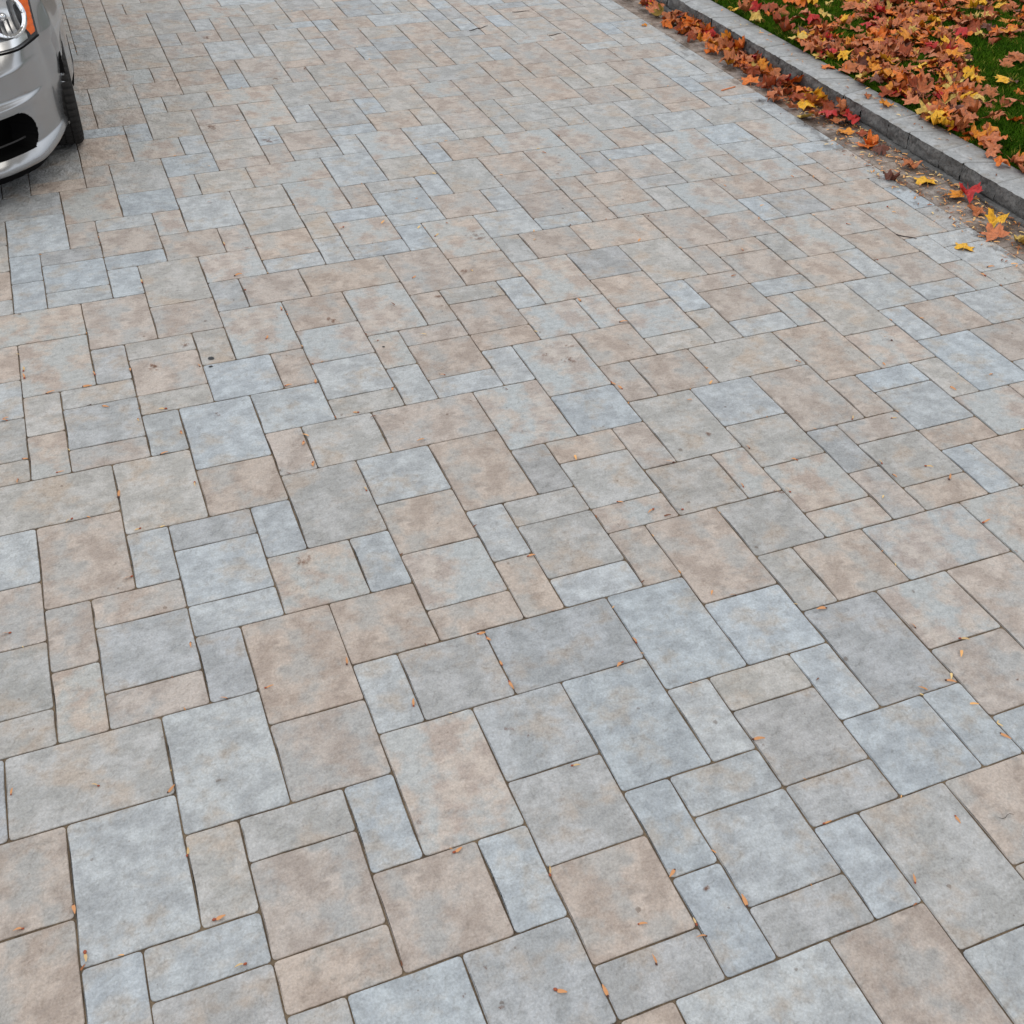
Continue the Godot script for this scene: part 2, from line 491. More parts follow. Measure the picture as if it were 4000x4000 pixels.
# small faint spots of leaf tannin all over the stones, too many to count
func build_specks() -> void:
	var drive := get_node("driveway")
	var st := begin()
	for i in 520:
		var c := Vector2(rng.randf_range(-2.0, 34.0), rng.randf_range(-8.0, 40.0))
		var rad := 0.012 + 0.05 * pow(rng.randf(), 3.0)
		var ring := []
		for k in 7: ring.append(c + Vector2.from_angle(TAU * k / 7.0) * rad * rng.randf_range(0.5, 1.3))
		for k in 7:
			var q: Vector2 = ring[k]
			var q2: Vector2 = ring[(k + 1) % 7]
			for p in [c, q2, q]: st.add_vertex(at(p.x, 0.016, p.y))
	# leaf mould washed out of the gutter, thinning raggedly over the field stones
	var dirt := begin()
	for i in 150:
		var v := rng.randf_range(6.0, 46.0)
		var c := Vector2(35.9 - pow(rng.randf(), 1.4) * 2.6, v)
		var rad := rng.randf_range(0.12, 0.5) * (0.5 if c.x < 34.0 else 1.0)
		var ring := []
		for k in 13:
			var p := Vector2.from_angle(TAU * k / 13.0) * rad * rng.randf_range(0.35, 1.2)
			p.y *= 1.8
			ring.append(Vector2(minf(c.x + p.x, 35.93), c.y + p.y))
		for k in 13:
			for p in [c, ring[(k + 1) % 13], ring[k]]: dirt.add_vertex(at(p.x, 0.012 + 0.00016 * i, p.y))
	var mould := plain(Color(0.27, 0.2, 0.15, 0.2), 0.95)
	mould.transparency = BaseMaterial3D.TRANSPARENCY_ALPHA
	part("leaf_mould", finish(dirt), mould, drive).set_meta("kind", "stuff")
	var m := plain(Color(0.42, 0.33, 0.25, 0.34), 0.9)
	m.transparency = BaseMaterial3D.TRANSPARENCY_ALPHA
	part("tannin_specks", finish(st), m, drive).set_meta("kind", "stuff")

# ---------------------------------------------------------------- kerb
func build_kerb() -> void:
	var kerb := thing("kerb", "low kerb of tapered pale concrete stones with dark split faces", "kerb", Vector3.ZERO, "", "structure")
	# footing course that shows a hand's breadth in front of the stones
	var st := begin()
	var v := -20.0
	while v < 70.0:
		var long := rng.randf_range(3.0, 4.2)
		box(st, at(35.95 + rng.randf_range(-0.015, 0.015), -0.3, v + long - 0.02), at(37.5, 0.055, v))
		v += long
	part("base_course", finish(st), mats.kerb_face, kerb)
	# where the joints cross the front and back edge of the top
	var joints := "16.45/16.62 18.45/18.0 19.76/20.03 21.85/21.44 23.25/23.51 25.2/24.9 26.52/26.91 28.59/28.21 29.92/30.2 31.92/31.52 33.31/33.5 35.24/35.01 36.51/36.57 38.45/38.17 39.93/40.2"
	var list := []
	for w in joints.split(" "):
		var f := w.split("/")
		list.append(Vector2(float(f[0]), float(f[1])))
	var wide := true
	while list[0].x > -16.0:
		var a: Vector2 = list[0]
		list.push_front(a - (Vector2(2.0, 1.45) if wide else Vector2(1.4, 1.9)))
		wide = not wide
	while list[-1].x < 66.0:
		var a: Vector2 = list[-1]
		list.append(a + (Vector2(2.0, 1.45) if wide else Vector2(1.4, 1.9)))
		wide = not wide
	for i in list.size() - 1: kerb_stone(kerb, list[i], list[i + 1])

func kerb_stone(kerb: Node3D, a: Vector2, b: Vector2) -> void:
	var n := noise(rng.randi() % 9999, 0.9, 4)
	var front := 36.17 + rng.randf_range(-0.03, 0.03)
	var back := 37.8 + rng.randf_range(-0.03, 0.03)
	var g := 0.018
	var low := 0.09
	var top := KERB_TOP + rng.randf_range(-0.012, 0.012)
	var cols := 10
	var ups := 7
	# split face, a rough curtain
	var rows := []
	for j in ups + 1:
		var row := []
		for i in cols + 1:
			var s := float(i) / cols
			var h := float(j) / ups
			var v := lerpf(a.x + g, b.x - g, s)
			var y := lerpf(low, top - 0.035, h)
			var d := n.get_noise_2d(v * 1.4, y * 2.2) * 0.13 + rng.randf_range(-0.022, 0.022)
			d += 0.05 * (1.0 - minf(1.0, minf(s, 1.0 - s) * 9.0))
			if j == 0: d += 0.05
			if j == ups: d *= 0.35
			row.append(at(front + d, y + (rng.randf_range(-0.012, 0.012) if j == ups else 0.0), v))
		rows.append(row)
	var stone := part("kerb_stone", sheet(rows, null, true), mats.kerb_face, kerb)
	# the cast top with a worn front arris, the ends and the back
	var st := begin()
	var edge := []
	for i in cols + 1:
		var s := float(i) / cols
		edge.append([rows[ups][i], at(front + 0.075 + rng.randf_range(-0.012, 0.012), top, lerpf(a.x + g, b.x - g, s)), at(back, top, lerpf(a.y + g, b.y - g, s)), at(back, -0.2, lerpf(a.y + g, b.y - g, s))])
	for i in cols:
		for k in 3: quad(st, edge[i][k], edge[i + 1][k], edge[i + 1][k + 1], edge[i][k + 1])
	for i in [0, cols]:
		var e: Array = edge[i]
		var foot := at(front + 0.1, low, a.x + g if i == 0 else b.x - g)
		var c := [e[1], e[2], e[3], foot]
		if i == cols: c.reverse()
		quad(st, c[0], c[1], c[2], c[3])
	part("cast_top", finish(st), mats.kerb_top, stone)

# ---------------------------------------------------------------- leaves
const LEAF_TONES := {
	"brown": [184, 106, 58], "pink": [202, 120, 76], "orange": [224, 118, 34], "gold": [222, 140, 26], "yellow": [238, 180, 36],
	"pale": [218, 184, 94], "red": [192, 38, 36], "rust": [156, 68, 26], "dark": [104, 54, 36], "olive": [146, 118, 40]}
const LEAF_WORDS := {
	"brown": "dull brown", "pink": "pale copper brown", "orange": "orange", "gold": "golden orange", "yellow": "bright yellow",
	"pale": "pale straw yellow", "red": "crimson red", "rust": "rust brown", "dark": "near-black brown", "olive": "olive brown"}
var leaf_shapes: Array[ArrayMesh] = []
var leaf_mats := {}

func leaf_texture() -> ImageTexture:
	var n := 160
	var blot := noise(501, 30.0, 4)
	var im := Image.create(n, n, false, Image.FORMAT_RGB8)
	var ribs := [90.0, 46.0, 134.0, 2.0, 178.0]
	for y in n:
		for x in n:
			var p := Vector2(x - n / 2.0, n * 0.5 - y) / (n * 0.5)
			var near := 9.0
			for a in ribs:
				var d := Vector2.from_angle(deg_to_rad(a))
				var q := p - Vector2(0, -0.12)
				if q.dot(d) > 0.0: near = minf(near, absf(q.cross(d)))
				for k in 3:
					var s := q - d * (0.2 + 0.22 * k)
					for w in [0.7, -0.7]:
						var e := d.rotated(w)
						if s.dot(e) > 0.0 and s.length() < 0.34: near = minf(near, absf(s.cross(e)) * 1.7 + 0.006)
			var l := 0.9 + 0.26 * blot.get_noise_2d(x, y) + 0.16 * smoothstep(0.03, 0.0, near)
			var warm := 0.05 * blot.get_noise_2d(x + 400.0, y)
			im.set_pixel(x, y, Color(clampf(l + warm, 0, 1), clampf(l, 0, 1), clampf(l - warm, 0, 1)))
	return ImageTexture.create_from_image(im)

# a lobed, toothed maple leaf two units wide, curled as it dried
func leaf_shape(curl: float) -> ArrayMesh:
	var half := [[0, 1.0], [7, .8], [14, .8], [21, .56], [29, .6], [36, .78], [45, .98], [53, .8], [62, .76], [72, .54], [88, .58], [100, .74], [112, .58], [124, .52], [142, .36], [163, .2]]
	var out: Array[Vector2] = []
	for h in half: out.append(Vector2.from_angle(deg_to_rad(90.0 - h[0])) * h[1] * rng.randf_range(0.93, 1.06))
	for i in range(half.size() - 1, 0, -1): out.append(Vector2.from_angle(deg_to_rad(90.0 + half[i][0])) * half[i][1] * rng.randf_range(0.93, 1.06))
	var ax := rng.randf_range(-0.35, 0.7) * curl
	var ay := rng.randf_range(-0.6, 0.45) * curl
	var fold := rng.randf_range(-0.2, 0.55) * curl
	var roll := Vector2.from_angle(rng.randf() * TAU)
	var rollk := rng.randf_range(0.0, 0.55) * curl
	var n := noise(rng.randi() % 9999, 0.8, 2)
	var lift := func(p: Vector2) -> Vector3:
		var d := p.dot(roll)
		var y := ax * p.x * p.x + ay * p.y * p.y * signf(p.y + 0.001) * 0.6 + fold * absf(p.x) * 0.5 + rollk * maxf(0.0, d) * d + n.get_noise_2d(p.x, p.y) * 0.22 * curl
		var pull := 1.0 / (1.0 + 0.5 * y * y)
		return Vector3(p.x * pull, y, -p.y * pull)
	var st := begin()
	var put := func(p: Vector2) -> void:
		st.set_uv(Vector2(0.5 + p.x * 0.5, 0.5 - p.y * 0.5))
		st.add_vertex(lift.call(p))
	var c := Vector2(0, -0.1)
	for i in out.size():
		var p: Vector2 = out[i]
		var q: Vector2 = out[(i + 1) % out.size()]
		var pm := c.lerp(p, 0.55)
		var qm := c.lerp(q, 0.55)
		for k in [c, pm, qm, pm, p, q, pm, q, qm]: put.call(k)
	# stalk
	var s0 := Vector2(0, -0.14)
	var bend := rng.randf_range(-0.2, 0.2)
	for k in [s0 + Vector2(-.022, 0), Vector2(bend, -.85), s0 + Vector2(.022, 0)]: put.call(k)
	st.index()
	st.generate_normals()
	return st.commit()

func make_leaves() -> void:
	for i in 14: leaf_shapes.append(leaf_shape(0.6 + 0.13 * i))
	var tex := leaf_texture()
	for k in LEAF_TONES:
		var t: Array = LEAF_TONES[k]
		var m := plain(rgb(t[0], t[1], t[2]), 0.62)
		m.albedo_texture = tex
		m.cull_mode = BaseMaterial3D.CULL_DISABLED
		m.backlight_enabled = true
		m.backlight = rgb(t[0], t[1], t[2]).darkened(0.65)
		leaf_mats[k] = m

func leaf_basis(size: float, tilt: float) -> Basis:
	var b := Basis(Vector3.UP, rng.randf() * TAU)
	var a := rng.randf() * TAU
	b = Basis(Vector3(cos(a), 0, sin(a)), rng.randf_range(-tilt, tilt)) * b
	if rng.randf() < 0.3: b = b * Basis(Vector3.RIGHT, PI)
	return b.scaled(Vector3.ONE * size * U)

# rest the leaf so that its lowest point touches what it lies on
func leaf_at(u: float, v: float, ground: float, tone: String, size: float, tilt: float, label: String, group := "", shape := -1, extra := 0.0) -> void:
	var mesh: ArrayMesh = leaf_shapes[rng.randi() % leaf_shapes.size() if shape < 0 else shape]
	var b := leaf_basis(size, tilt)
	var low := 9.0
	for p in mesh.surface_get_arrays(0)[Mesh.ARRAY_VERTEX]: low = minf(low, (b * p).y)
	var o := solid("maple_leaf", mesh, leaf_mats[tone], label, "leaf", at(u, ground + extra, v) + Vector3(0, 0.002 - low * (0.9 if extra == 0.0 else 0.5), 0), group)
	o.basis = b

var patches := noise(77, 4.5, 2)

func lawn_share(u: float, v: float) -> float:
	var s := 0.42 + 0.62 * smoothstep(-0.25, 0.1, patches.get_noise_2d(u, v))
	if u < 45.0 and v > 33.0 + (u - 38.0) * 0.8: s *= 0.13
	elif v < 31.0 and u > 0.7 * v + 24.7: s *= 0.12
	elif v < 18.0: s = 0.35
	return s

func in_sight(u: float, v: float) -> bool:
	return u < 38.5 + (v - 12.9) * 0.9 and v < 45.0 - (u - 34.2) * 0.3

func stretch(v: float) -> String:
	if v < 19.0: return ", nearest the right edge"
	if v < 24.5: return ", short of it"
	if v < 28.0: return ", at its near end"
	if v < 33.0: return ", in its near half"
	if v < 38.0: return ", in its far half"
	return ", at its far end"

func spread(u: float, v: float) -> String:
	var deep := "touching the kerb back" if u < 38.7 else "just behind the kerb" if u < 40.5 else "out on the grass"
	return deep + (" at the near end" if v < 21.5 else " midway along" if v < 26.0 else " past the middle" if v < 31.5 else " at the far end")

func build_leaves() -> void:
	# drifted into the angle of the kerb, then on the kerb, then the ones that stand out on the lawn
	var gutter := "34.8,14.7,yellow 34.2,13.9,pink 34.8,13.4,pale 35.6,17.2,red 35.1,15.9,brown 34.9,18.8,yellow 33.7,19.6,dark 35.2,20.2,brown 34.9,22.8,orange 35.2,22.7,orange 35.0,22.1,dark 34.9,24.2,gold 35.6,23.8,rust 35.8,25.0,red 36.0,26.0,red 35.4,25.5,brown 35.8,26.0,brown 35.3,26.2,red 34.1,26.4,pale 35.8,28.0,yellow 35.6,28.9,yellow 35.3,27.5,gold 34.9,27.5,yellow 35.1,28.5,rust 34.2,28.8,pink 34.3,27.4,pink 35.9,30.0,orange 35.8,27.3,rust 34.9,27.0,dark 35.2,17.2,gold 35.3,44.1,gold 35.7,44.2,red 35.0,42.6,pink 35.1,41.9,olive 35.6,41.5,brown 35.9,41.4,rust 34.5,40.3,orange 35.3,40.3,pale 35.4,39.6,pale 35.8,39.5,orange 35.0,38.6,brown 34.7,37.6,rust 35.8,38.5,rust 35.8,37.7,red 35.9,38.3,rust 35.7,36.7,brown 35.9,37.2,brown 34.7,36.0,brown 35.3,35.6,brown 35.9,35.8,orange 35.4,34.9,gold 35.3,34.1,pale 34.7,33.8,brown 35.1,33.1,brown 35.3,32.7,pale 35.6,33.5,red 35.9,33.3,brown 34.9,32.1,brown 35.7,31.6,brown 35.2,32.0,rust 34.2,31.0,orange 34.8,30.3,brown 35.4,30.5,rust 35.8,30.6,red 35.9,29.9,orange 34.1,28.7,pink 34.9,29.2,rust"
	var filled := {}
	for word in gutter.split(" "):
		var f := word.split(",")
		var u := float(f[0])
		var v := float(f[1])
		var cell := Vector2i(int(u * 1.6), int(v * 1.6))
		var pile: int = filled.get(cell, 0)
		filled[cell] = pile + 1
		var deep := v > 24.5 and v < 44.0
		var where := "alone in the gutter" if not deep else "in the drift along the kerb"
		if f[2] == "dark" or f[2] == "red" or f[2] == "olive": where = "crumpled " + where
		leaf_at(u, v, 0.0, f[2], rng.randf_range(0.5, 0.68), 0.8 if deep else 0.25, LEAF_WORDS[f[2]] + " maple leaf " + where + stretch(v), LEAF_WORDS[f[2]] + " leaves along the kerb foot", -1, 0.0 if pile == 0 else 0.12 * pile)
	for i in 84:
		var v := rng.randf_range(24.6, 44.0) if i < 40 else 24.0 + 16.5 * sqrt(rng.randf())
		var u := 36.1 - pow(rng.randf(), 1.3) * 1.45
		var tone: String = ["brown", "brown", "pink", "rust", "rust", "orange", "dark", "gold"][rng.randi() % 8]
		leaf_at(u, v, 0.0, tone, rng.randf_range(0.42, 0.62), 1.0, LEAF_WORDS[tone] + " leaf deep in the drift along the kerb" + stretch(v), LEAF_WORDS[tone] + " leaves along the kerb foot", -1, rng.randf_range(0.0, 0.22))
	for e in [[37.5, 29.7, "orange", "orange maple leaf hanging over the back edge of the kerb top"], [37.1, 24.6, "gold", "golden leaf with its stalk lying alone on the kerb top"], [36.9, 25.9, "brown", "thin curled brown leaf lying on the kerb top"], [37.6, 18.7, "pink", "copper brown leaf overhanging the kerb top at the lawn edge"], [37.4, 17.8, "orange", "orange maple leaf on the kerb top beside a copper brown one"], [38.1, 31.2, "pale", "pale straw yellow leaf on the grass against the kerb back"]]:
		leaf_at(e[0], e[1], KERB_TOP, e[2], 0.3 if e[2] == "brown" else 0.5, 0.12, e[3])
	leaf_at(32.55, 13.6, 0.0, "yellow", 0.5, 0.04, "bright yellow maple leaf lying flat and alone on the grey paving", "", 1)
	leaf_at(33.5, 40.7, 0.0, "gold", 0.22, 0.1, "small golden oval leaf lying on the far paving near the kerb")
	var lawn := "38.8,30.6,yellow 39.3,27.3,gold 38.2,25.9,gold 39.5,26.9,orange 38.5,25.1,gold 42.8,26.0,yellow 44.0,25.3,yellow 40.7,24.9,pale 37.9,21.6,yellow 39.0,20.4,gold 40.0,21.6,pink 38.9,22.3,pink 38.3,22.6,orange 38,23.1,pale 38.0,24.2,pink 42.5,22.9,pink 38.9,19.5,orange 46.5,27.5,brown 41.6,36.1,pale 44.8,30.4,yellow 46.6,31.6,red 42.8,25.9,gold 50.1,33.8,pale 50.5,35.3,yellow 46.5,33.8,yellow 45.4,33.8,gold 46.6,27.6,brown 40.6,35.9,red 38,33.3,pale 38.0,37.1,pale 38,38.5,brown 41.2,39.1,orange 39.6,38.6,rust 38.9,36.2,rust 38.4,34.6,rust 38,32.1,pink 39.9,36.3,pink 40.8,36.6,pink 42.3,38.5,yellow 41.9,38.9,orange"
	for word in lawn.split(" "):
		var f := word.split(",")
		leaf_at(float(f[0]), float(f[1]), SOIL + 0.22, f[2], rng.randf_range(0.54, 0.72), 0.4, LEAF_WORDS[f[2]] + " leaf topmost on the lawn, " + spread(float(f[0]), float(f[1])), LEAF_WORDS[f[2]] + " leaves uppermost on the lawn", -1, 0.16)
	# the litter itself: the nearest ones are leaves of their own, the rest one mass
	var spots := []
	for i in 4800:
		var u := rng.randf_range(37.9, 62.0)
		var v := rng.randf_range(11.0, 46.0)
		if in_sight(u, v) and rng.randf() < lawn_share(u, v): spots.append([distance_from_lens(u, v), u, v])
	spots.sort_custom(func(a, b): return a[0] < b[0])
	var bag := ["brown", "brown", "brown", "pink", "pink", "pink", "orange", "orange", "rust", "rust", "gold", "gold", "orange", "yellow", "pale", "red", "dark", "brown", "brown", "pink", "pink", "rust", "orange"]
	var rest := []
	for i in spots.size():
		var tone: String = bag[rng.randi() % bag.size()]
		var deep := rng.randf() * 0.28 * lawn_share(spots[i][1], spots[i][2])
		var size := rng.randf_range(0.32, 0.7)
		if i < 130:
			leaf_at(spots[i][1], spots[i][2], SOIL + 0.14, tone, size, 0.7, LEAF_WORDS[tone] + " leaf in lawn litter, " + spread(spots[i][1], spots[i][2]), LEAF_WORDS[tone] + " leaves in the litter on the lawn", -1, deep)
		else:
			rest.append([Transform3D(leaf_basis(size, 0.7), at(spots[i][1], SOIL + 0.2 + deep, spots[i][2])), tone])
	var mass := thing("fallen_leaves", "thick litter of brown and orange maple leaves further back on the lawn", "leaves", Vector3.ZERO, "", "stuff")
	for k in leaf_shapes.size():
		for half in 2:
			var mine := []
			for i in rest.size():
				if i % leaf_shapes.size() == k and (i / leaf_shapes.size()) % 2 == half: mine.append(rest[i])
			if mine.is_empty(): continue
			var mm := MultiMesh.new()
			mm.transform_format = MultiMesh.TRANSFORM_3D
			mm.use_colors = true
			mm.mesh = leaf_shapes[k]
			mm.instance_count = mine.size()
			for i in mine.size():
				mm.set_instance_transform(i, mine[i][0])
				var t: Array = LEAF_TONES[mine[i][1]]
				mm.set_instance_color(i, rgb(t[0], t[1], t[2]).srgb_to_linear())
			var o := MultiMeshInstance3D.new()
			o.name = "leaf_litter"
			o.multimesh = mm
			o.material_override = mats.leaf_mass
			o.set_meta("kind", "stuff")
			mass.add_child(o, true)

# ---------------------------------------------------------------- winged seeds
func seed_mesh(bend: float, wide: float, part_: int) -> ArrayMesh:
	var st := begin()
	if part_ == 0:
		for i in 5:
			for k in 6:
				var p := []
				for q in [[i, k], [i, k + 1], [i + 1, k + 1], [i + 1, k]]:
					var la: float = PI * q[0] / 5.0
					var lo: float = TAU * q[1] / 6.0
					p.append(Vector3(cos(la) * 0.052 - 0.1, sin(la) * sin(lo) * 0.03 + 0.032, sin(la) * cos(lo) * 0.04))
				quad(st, p[0], p[1], p[2], p[3])
	else:
		var n := 6
		var rows := []
		for i in n + 1:
			var s := float(i) / n
			var x := -0.06 + 0.24 * s
			var half := wide * sin(PI * pow(clampf(s * 0.92 + 0.08, 0, 1), 0.62) * 0.97) + 0.008
			var z := bend * s * s
			var y := 0.03 + 0.03 * sin(s * 2.6)
			rows.append([Vector3(x, y + 0.014, z - half * 0.45), Vector3(x, y, z + half)])
		for i in n: quad(st, rows[i][0], rows[i + 1][0], rows[i + 1][1], rows[i][1])
	return finish(st, true)

func build_seeds() -> void:
	var wing := plain(rgb(200, 142, 94), 0.7)
	wing.cull_mode = BaseMaterial3D.CULL_DISABLED
	var pale := plain(rgb(204, 172, 122), 0.65)
	pale.cull_mode = BaseMaterial3D.CULL_DISABLED
	var nut := plain(rgb(150, 74, 44), 0.6)
	var dark := plain(rgb(82, 46, 32), 0.6)
	var protos := []
	for i in 12:
		var o := Node3D.new()
		o.name = "maple_seed"
		var body := part("nutlet", seed_mesh(0, 0, 0), dark if i % 4 == 3 else nut, o)
		body.scale = Vector3.ONE * rng.randf_range(0.6, 0.95)
		var sail := part("wing", seed_mesh(rng.randf_range(-0.06, 0.07), rng.randf_range(0.036, 0.062), 1), pale if i % 4 == 2 else wing, o)
		sail.scale = Vector3(rng.randf_range(0.7, 1.15), rng.randf_range(0.6, 1.4), rng.randf_range(0.7, 1.1))
		sail.rotation.x = rng.randf_range(-0.5, 0.5)
		protos.append(o)
	var spots := "1.6,0.7,-27 2.9,0.1,44 0.1,1.1,-92 3.0,-1.4,-91 1.0,-1.8,-87 1.1,-2.8,-91 3.3,-2.9,-4 3.5,-3.9,7 4.3,2.0,-14 0.1,-1.9,-3 7.9,0.5,-96 10.4,-2.1,-9 7.6,-3.1,2 9.0,-4.1,-95 8.3,-6.2,-47 9.0,-6.5,-90 14.1,-2.8,-9 18.9,-4.5,-72 16.7,-5.8,-89 14.3,-5.0,5 15.1,-6.6,-98 11.1,-4.9,32 10.1,-5.6,-26 11.0,-5.9,-105 11.0,-6.2,-16 10.0,-6.3,-76 12.0,-5.9,-91 4.3,11.0,-2 3.3,8.1,4 1.7,11.1,-3 0.9,12.0,-20 0.7,11.1,-87 1.8,9.0,55 3.0,9.6,-85 4.9,9.4,-93 4.9,11.8,-90 3.9,12.8,-81 7.9,10.2,-98 7.9,9.2,64 5.2,2.0,7 2.9,6.4,19 3.9,3.8,-92 0.2,5.5,11 0.5,14.0,-20 9.6,11.1,14 8.9,7.7,-75 7.9,9.2,-98 11.9,3.9,-6 9.9,1.9,-7 10.0,0.9,-79 12.4,-0.0,15 6.9,2.1,-83 10.0,1.7,-79 10.0,0.3,-79 13.0,0.5,-83 16.8,6.0,-12 19.1,5.9,-62 20.0,5.0,-37 18.1,4.5,-86 19.1,3.9,-69 15.4,4.4,24 16.1,4.2,-13 14.8,5.0,-36 22.6,6.1,-113 23.7,5.7,-20 22.1,4.1,-92 22.1,3.5,-86 23.4,2.9,-116 23.2,3.5,-38 23.1,1.1,5 15.8,1.0,-13 17.5,-0.1,4 19.1,-1.3,-81 19.9,-2.0,-14 18.8,-2.9,-42 8.1,15.9,54 3.0,15.6,-90 2.7,15.0,-20 1.7,15.0,0 3.1,13.8,-28 2.7,14.0,9 1.1,16.5,-88 1.1,16.1,-88 4.0,15.5,-81 5.9,15.0,-62 8.0,19.1,2 8.0,20.2,2 5.0,20.8,-93 8.0,22.6,-91 8.1,13.1,-1 8.9,13.0,-93 8.9,17.5,-93 9.0,17.1,-93 0.5,14.1,-1 4.6,13.1,-20 11.2,14.6,17 10.9,11.9,-89 12.5,12.1,-2 15.2,20.8,20 13.5,18.1,19 15.5,17.9,-88 18.1,14.8,-72 18.8,13.1,-10 17.0,10.0,-69 17.1,9.7,-62 9.6,11.1,6 12.2,22.5,22 25.0,16.2,-78 23.1,19.8,-62 26.9,18.2,-107 22.8,9.2,-74 26.2,9.3,-51 25.2,8.2,-108 26.3,6.4,-91 27.9,6.6,24 27.2,21.2,-44 30.2,21.1,-67 31.0,20.8,-104 29.8,16.7,-66 32.1,17.4,-97 29.1,14.0,-64 31.9,11.8,-65 32.5,12.2,-19"
	for word in spots.split(" "):
		var f := word.split(",")
		var kind := rng.randi() % 12
		var which := kind % 4
		var o: Node3D = protos[kind].duplicate()
		o.name = numbered("maple_seed")
		add_child(o, true)
		o.position = at(float(f[0]), 0.0, float(f[1]))
		o.basis = Basis(Vector3.UP, deg_to_rad(float(f[2]) + rng.randf_range(-12, 12) + (180.0 if rng.randf() < 0.5 else 0.0))).scaled(Vector3.ONE * U * rng.randf_range(0.56, 0.9))
		var u := float(f[0])
		var v := float(f[1])
		var s: Array = stone_at.get(Vector2i(int(floor(u)), int(floor(v))), [0, 0, 2, 2, "g"])
		var edge := minf(minf(absf(u - s[0]), absf(u - s[0] - s[2])), minf(absf(v - s[1]), absf(v - s[1] - s[3])))
		var size := "small" if s[2] * s[3] < 3 else "square" if s[2] == s[3] else "long" if s[2] > s[3] else "tall"
		var tone: String = {"b": "bluish", "g": "grey", "d": "dark grey", "t": "tan", "m": "mottled", "r": "dirty brown"}[s[4]]
		var zone := ("bottom" if v < -1.5 else "lower" if v < 4.0 else "central" if v < 10.5 else "upper") + (" left side" if u < 5.0 else " middle" if u < 13.0 else " right" if u < 22.0 else " far right")
		meta(o, "%s winged seed %s a %s %s paver, %s" % [["orange", "orange", "straw coloured", "dark"][which], "in the joint of" if edge < 0.22 else "lying on", size, tone, zone], "seed", ["reddish maple seeds on the paving", "reddish maple seeds on the paving", "straw coloured maple seeds on the paving", "dark maple seeds on the paving"][which])
	for o in protos: o.free()
	# chaff and broken wings swept along the kerb side, too many to count
	var mm := MultiMesh.new()
	mm.transform_format = MultiMesh.TRANSFORM_3D
	mm.use_colors = true
	mm.mesh = seed_mesh(0.02, 0.036, 1)
	var list := []
	for i in 1100:
		var v := rng.randf_range(8.0, 30.0)
		var u := 35.95 - pow(rng.randf(), 1.5) * (2.6 if v < 24.0 else 1.6)
		list.append(Vector2(u, v))
	for i in 60: list.append(Vector2(rng.randf_range(8.0, 34.0), rng.randf_range(-4.0, 34.0)))
	# crumbs caught in the joints
	var keys := stone_at.keys()
	for i in 520:
		var s: Array = stone_at[keys[rng.randi() % keys.size()]]
		list.append(Vector2(s[0], s[1] + rng.randf() * s[3]) if rng.randf() < 0.5 else Vector2(s[0] + rng.randf() * s[2], s[1]))
	for i in 70: list.append(Vector2(rng.randf_range(36.5, 37.7), rng.randf_range(14.0, 40.0)))
	mm.instance_count = list.size()
	var tones := [rgb(214, 148, 88), rgb(226, 170, 106), rgb(150, 92, 52), rgb(196, 132, 64), rgb(110, 66, 40), rgb(222, 190, 128)]
	for i in list.size():
		var p: Vector2 = list[i]
		var b := Basis(Vector3.UP, rng.randf() * TAU).scaled(Vector3.ONE * U * rng.randf_range(0.4, 1.05) * (0.55 if i > 1160 and i < 1682 else 1.0))
		mm.set_instance_transform(i, Transform3D(b, at(p.x, KERB_TOP if p.x > 36.3 else 0.0, p.y)))
		mm.set_instance_color(i, tones[rng.randi() % tones.size()].srgb_to_linear())
	var m := plain(Color.WHITE, 0.7)
	m.vertex_color_use_as_albedo = true
	m.cull_mode = BaseMaterial3D.CULL_DISABLED
	var chaff := MultiMeshInstance3D.new()
	chaff.name = "seed_chaff"
	chaff.multimesh = mm
	chaff.material_override = m
	add_child(chaff, true)
	meta(chaff, "scatter of small tan seed wings and leaf crumbs along the gutter", "seed chaff", "", "stuff")
	# twigs and specks
	var bark := plain(rgb(52, 44, 40), 0.9)
	for e in [[24.7, 42.9, 0.3, 0.75, "thin dark twig lying on the far paving, left of a pair"], [25.25, 43.1, 0.35, 0.7, "thin dark twig lying on the far paving, right of a pair"], [31.2, 15.1, -0.9, 0.8, "slim grey twig lying across a tan paver near the gutter"], [28.4, 40.8, 0.1, 0.8, "slim bent twig on the far paving close to the kerb side"], [28.2, 45.1, -0.15, 1.0, "longest thin twig on the far paving at the top edge"], [17.6, -6.1, -0.35, 0.35, "short fine black stalk on a grey-blue near paver"]]:
		var st := begin()
		var d := Vector2.from_angle(e[2])
		var path := []
		for i in 6:
			var s := i / 5.0 - 0.5
			path.append(Vector3(d.x * s * e[3] * U, 0.003 + absf(s) * 0.004, -(d.y * s * e[3] + 0.06 * sin(s * 5.0)) * U))
		tube(st, path, [0.0006, 0.0008, 0.0008, 0.0008, 0.0007, 0.0005] if e[1] < 0.0 else [0.0022, 0.003, 0.003, 0.0028, 0.0024, 0.0015])
		solid("twig", finish(st, true), bark, e[4], "twig", at(e[0], 0, e[1]))
	var chip := begin()
	box(chip, Vector3(-0.45, 0, -0.04) * U, Vector3(0.45, 0.035, 0.04) * U)
	var stick := solid("wood_stick", finish(chip), plain(rgb(206, 128, 84), 0.8), "flat orange-tan stick lying on the paving near the gutter", "stick", at(32.9, 0.005, 30.8))
	stick.rotation.y = 0.28
	var tar := plain(rgb(18, 20, 22), 0.5)
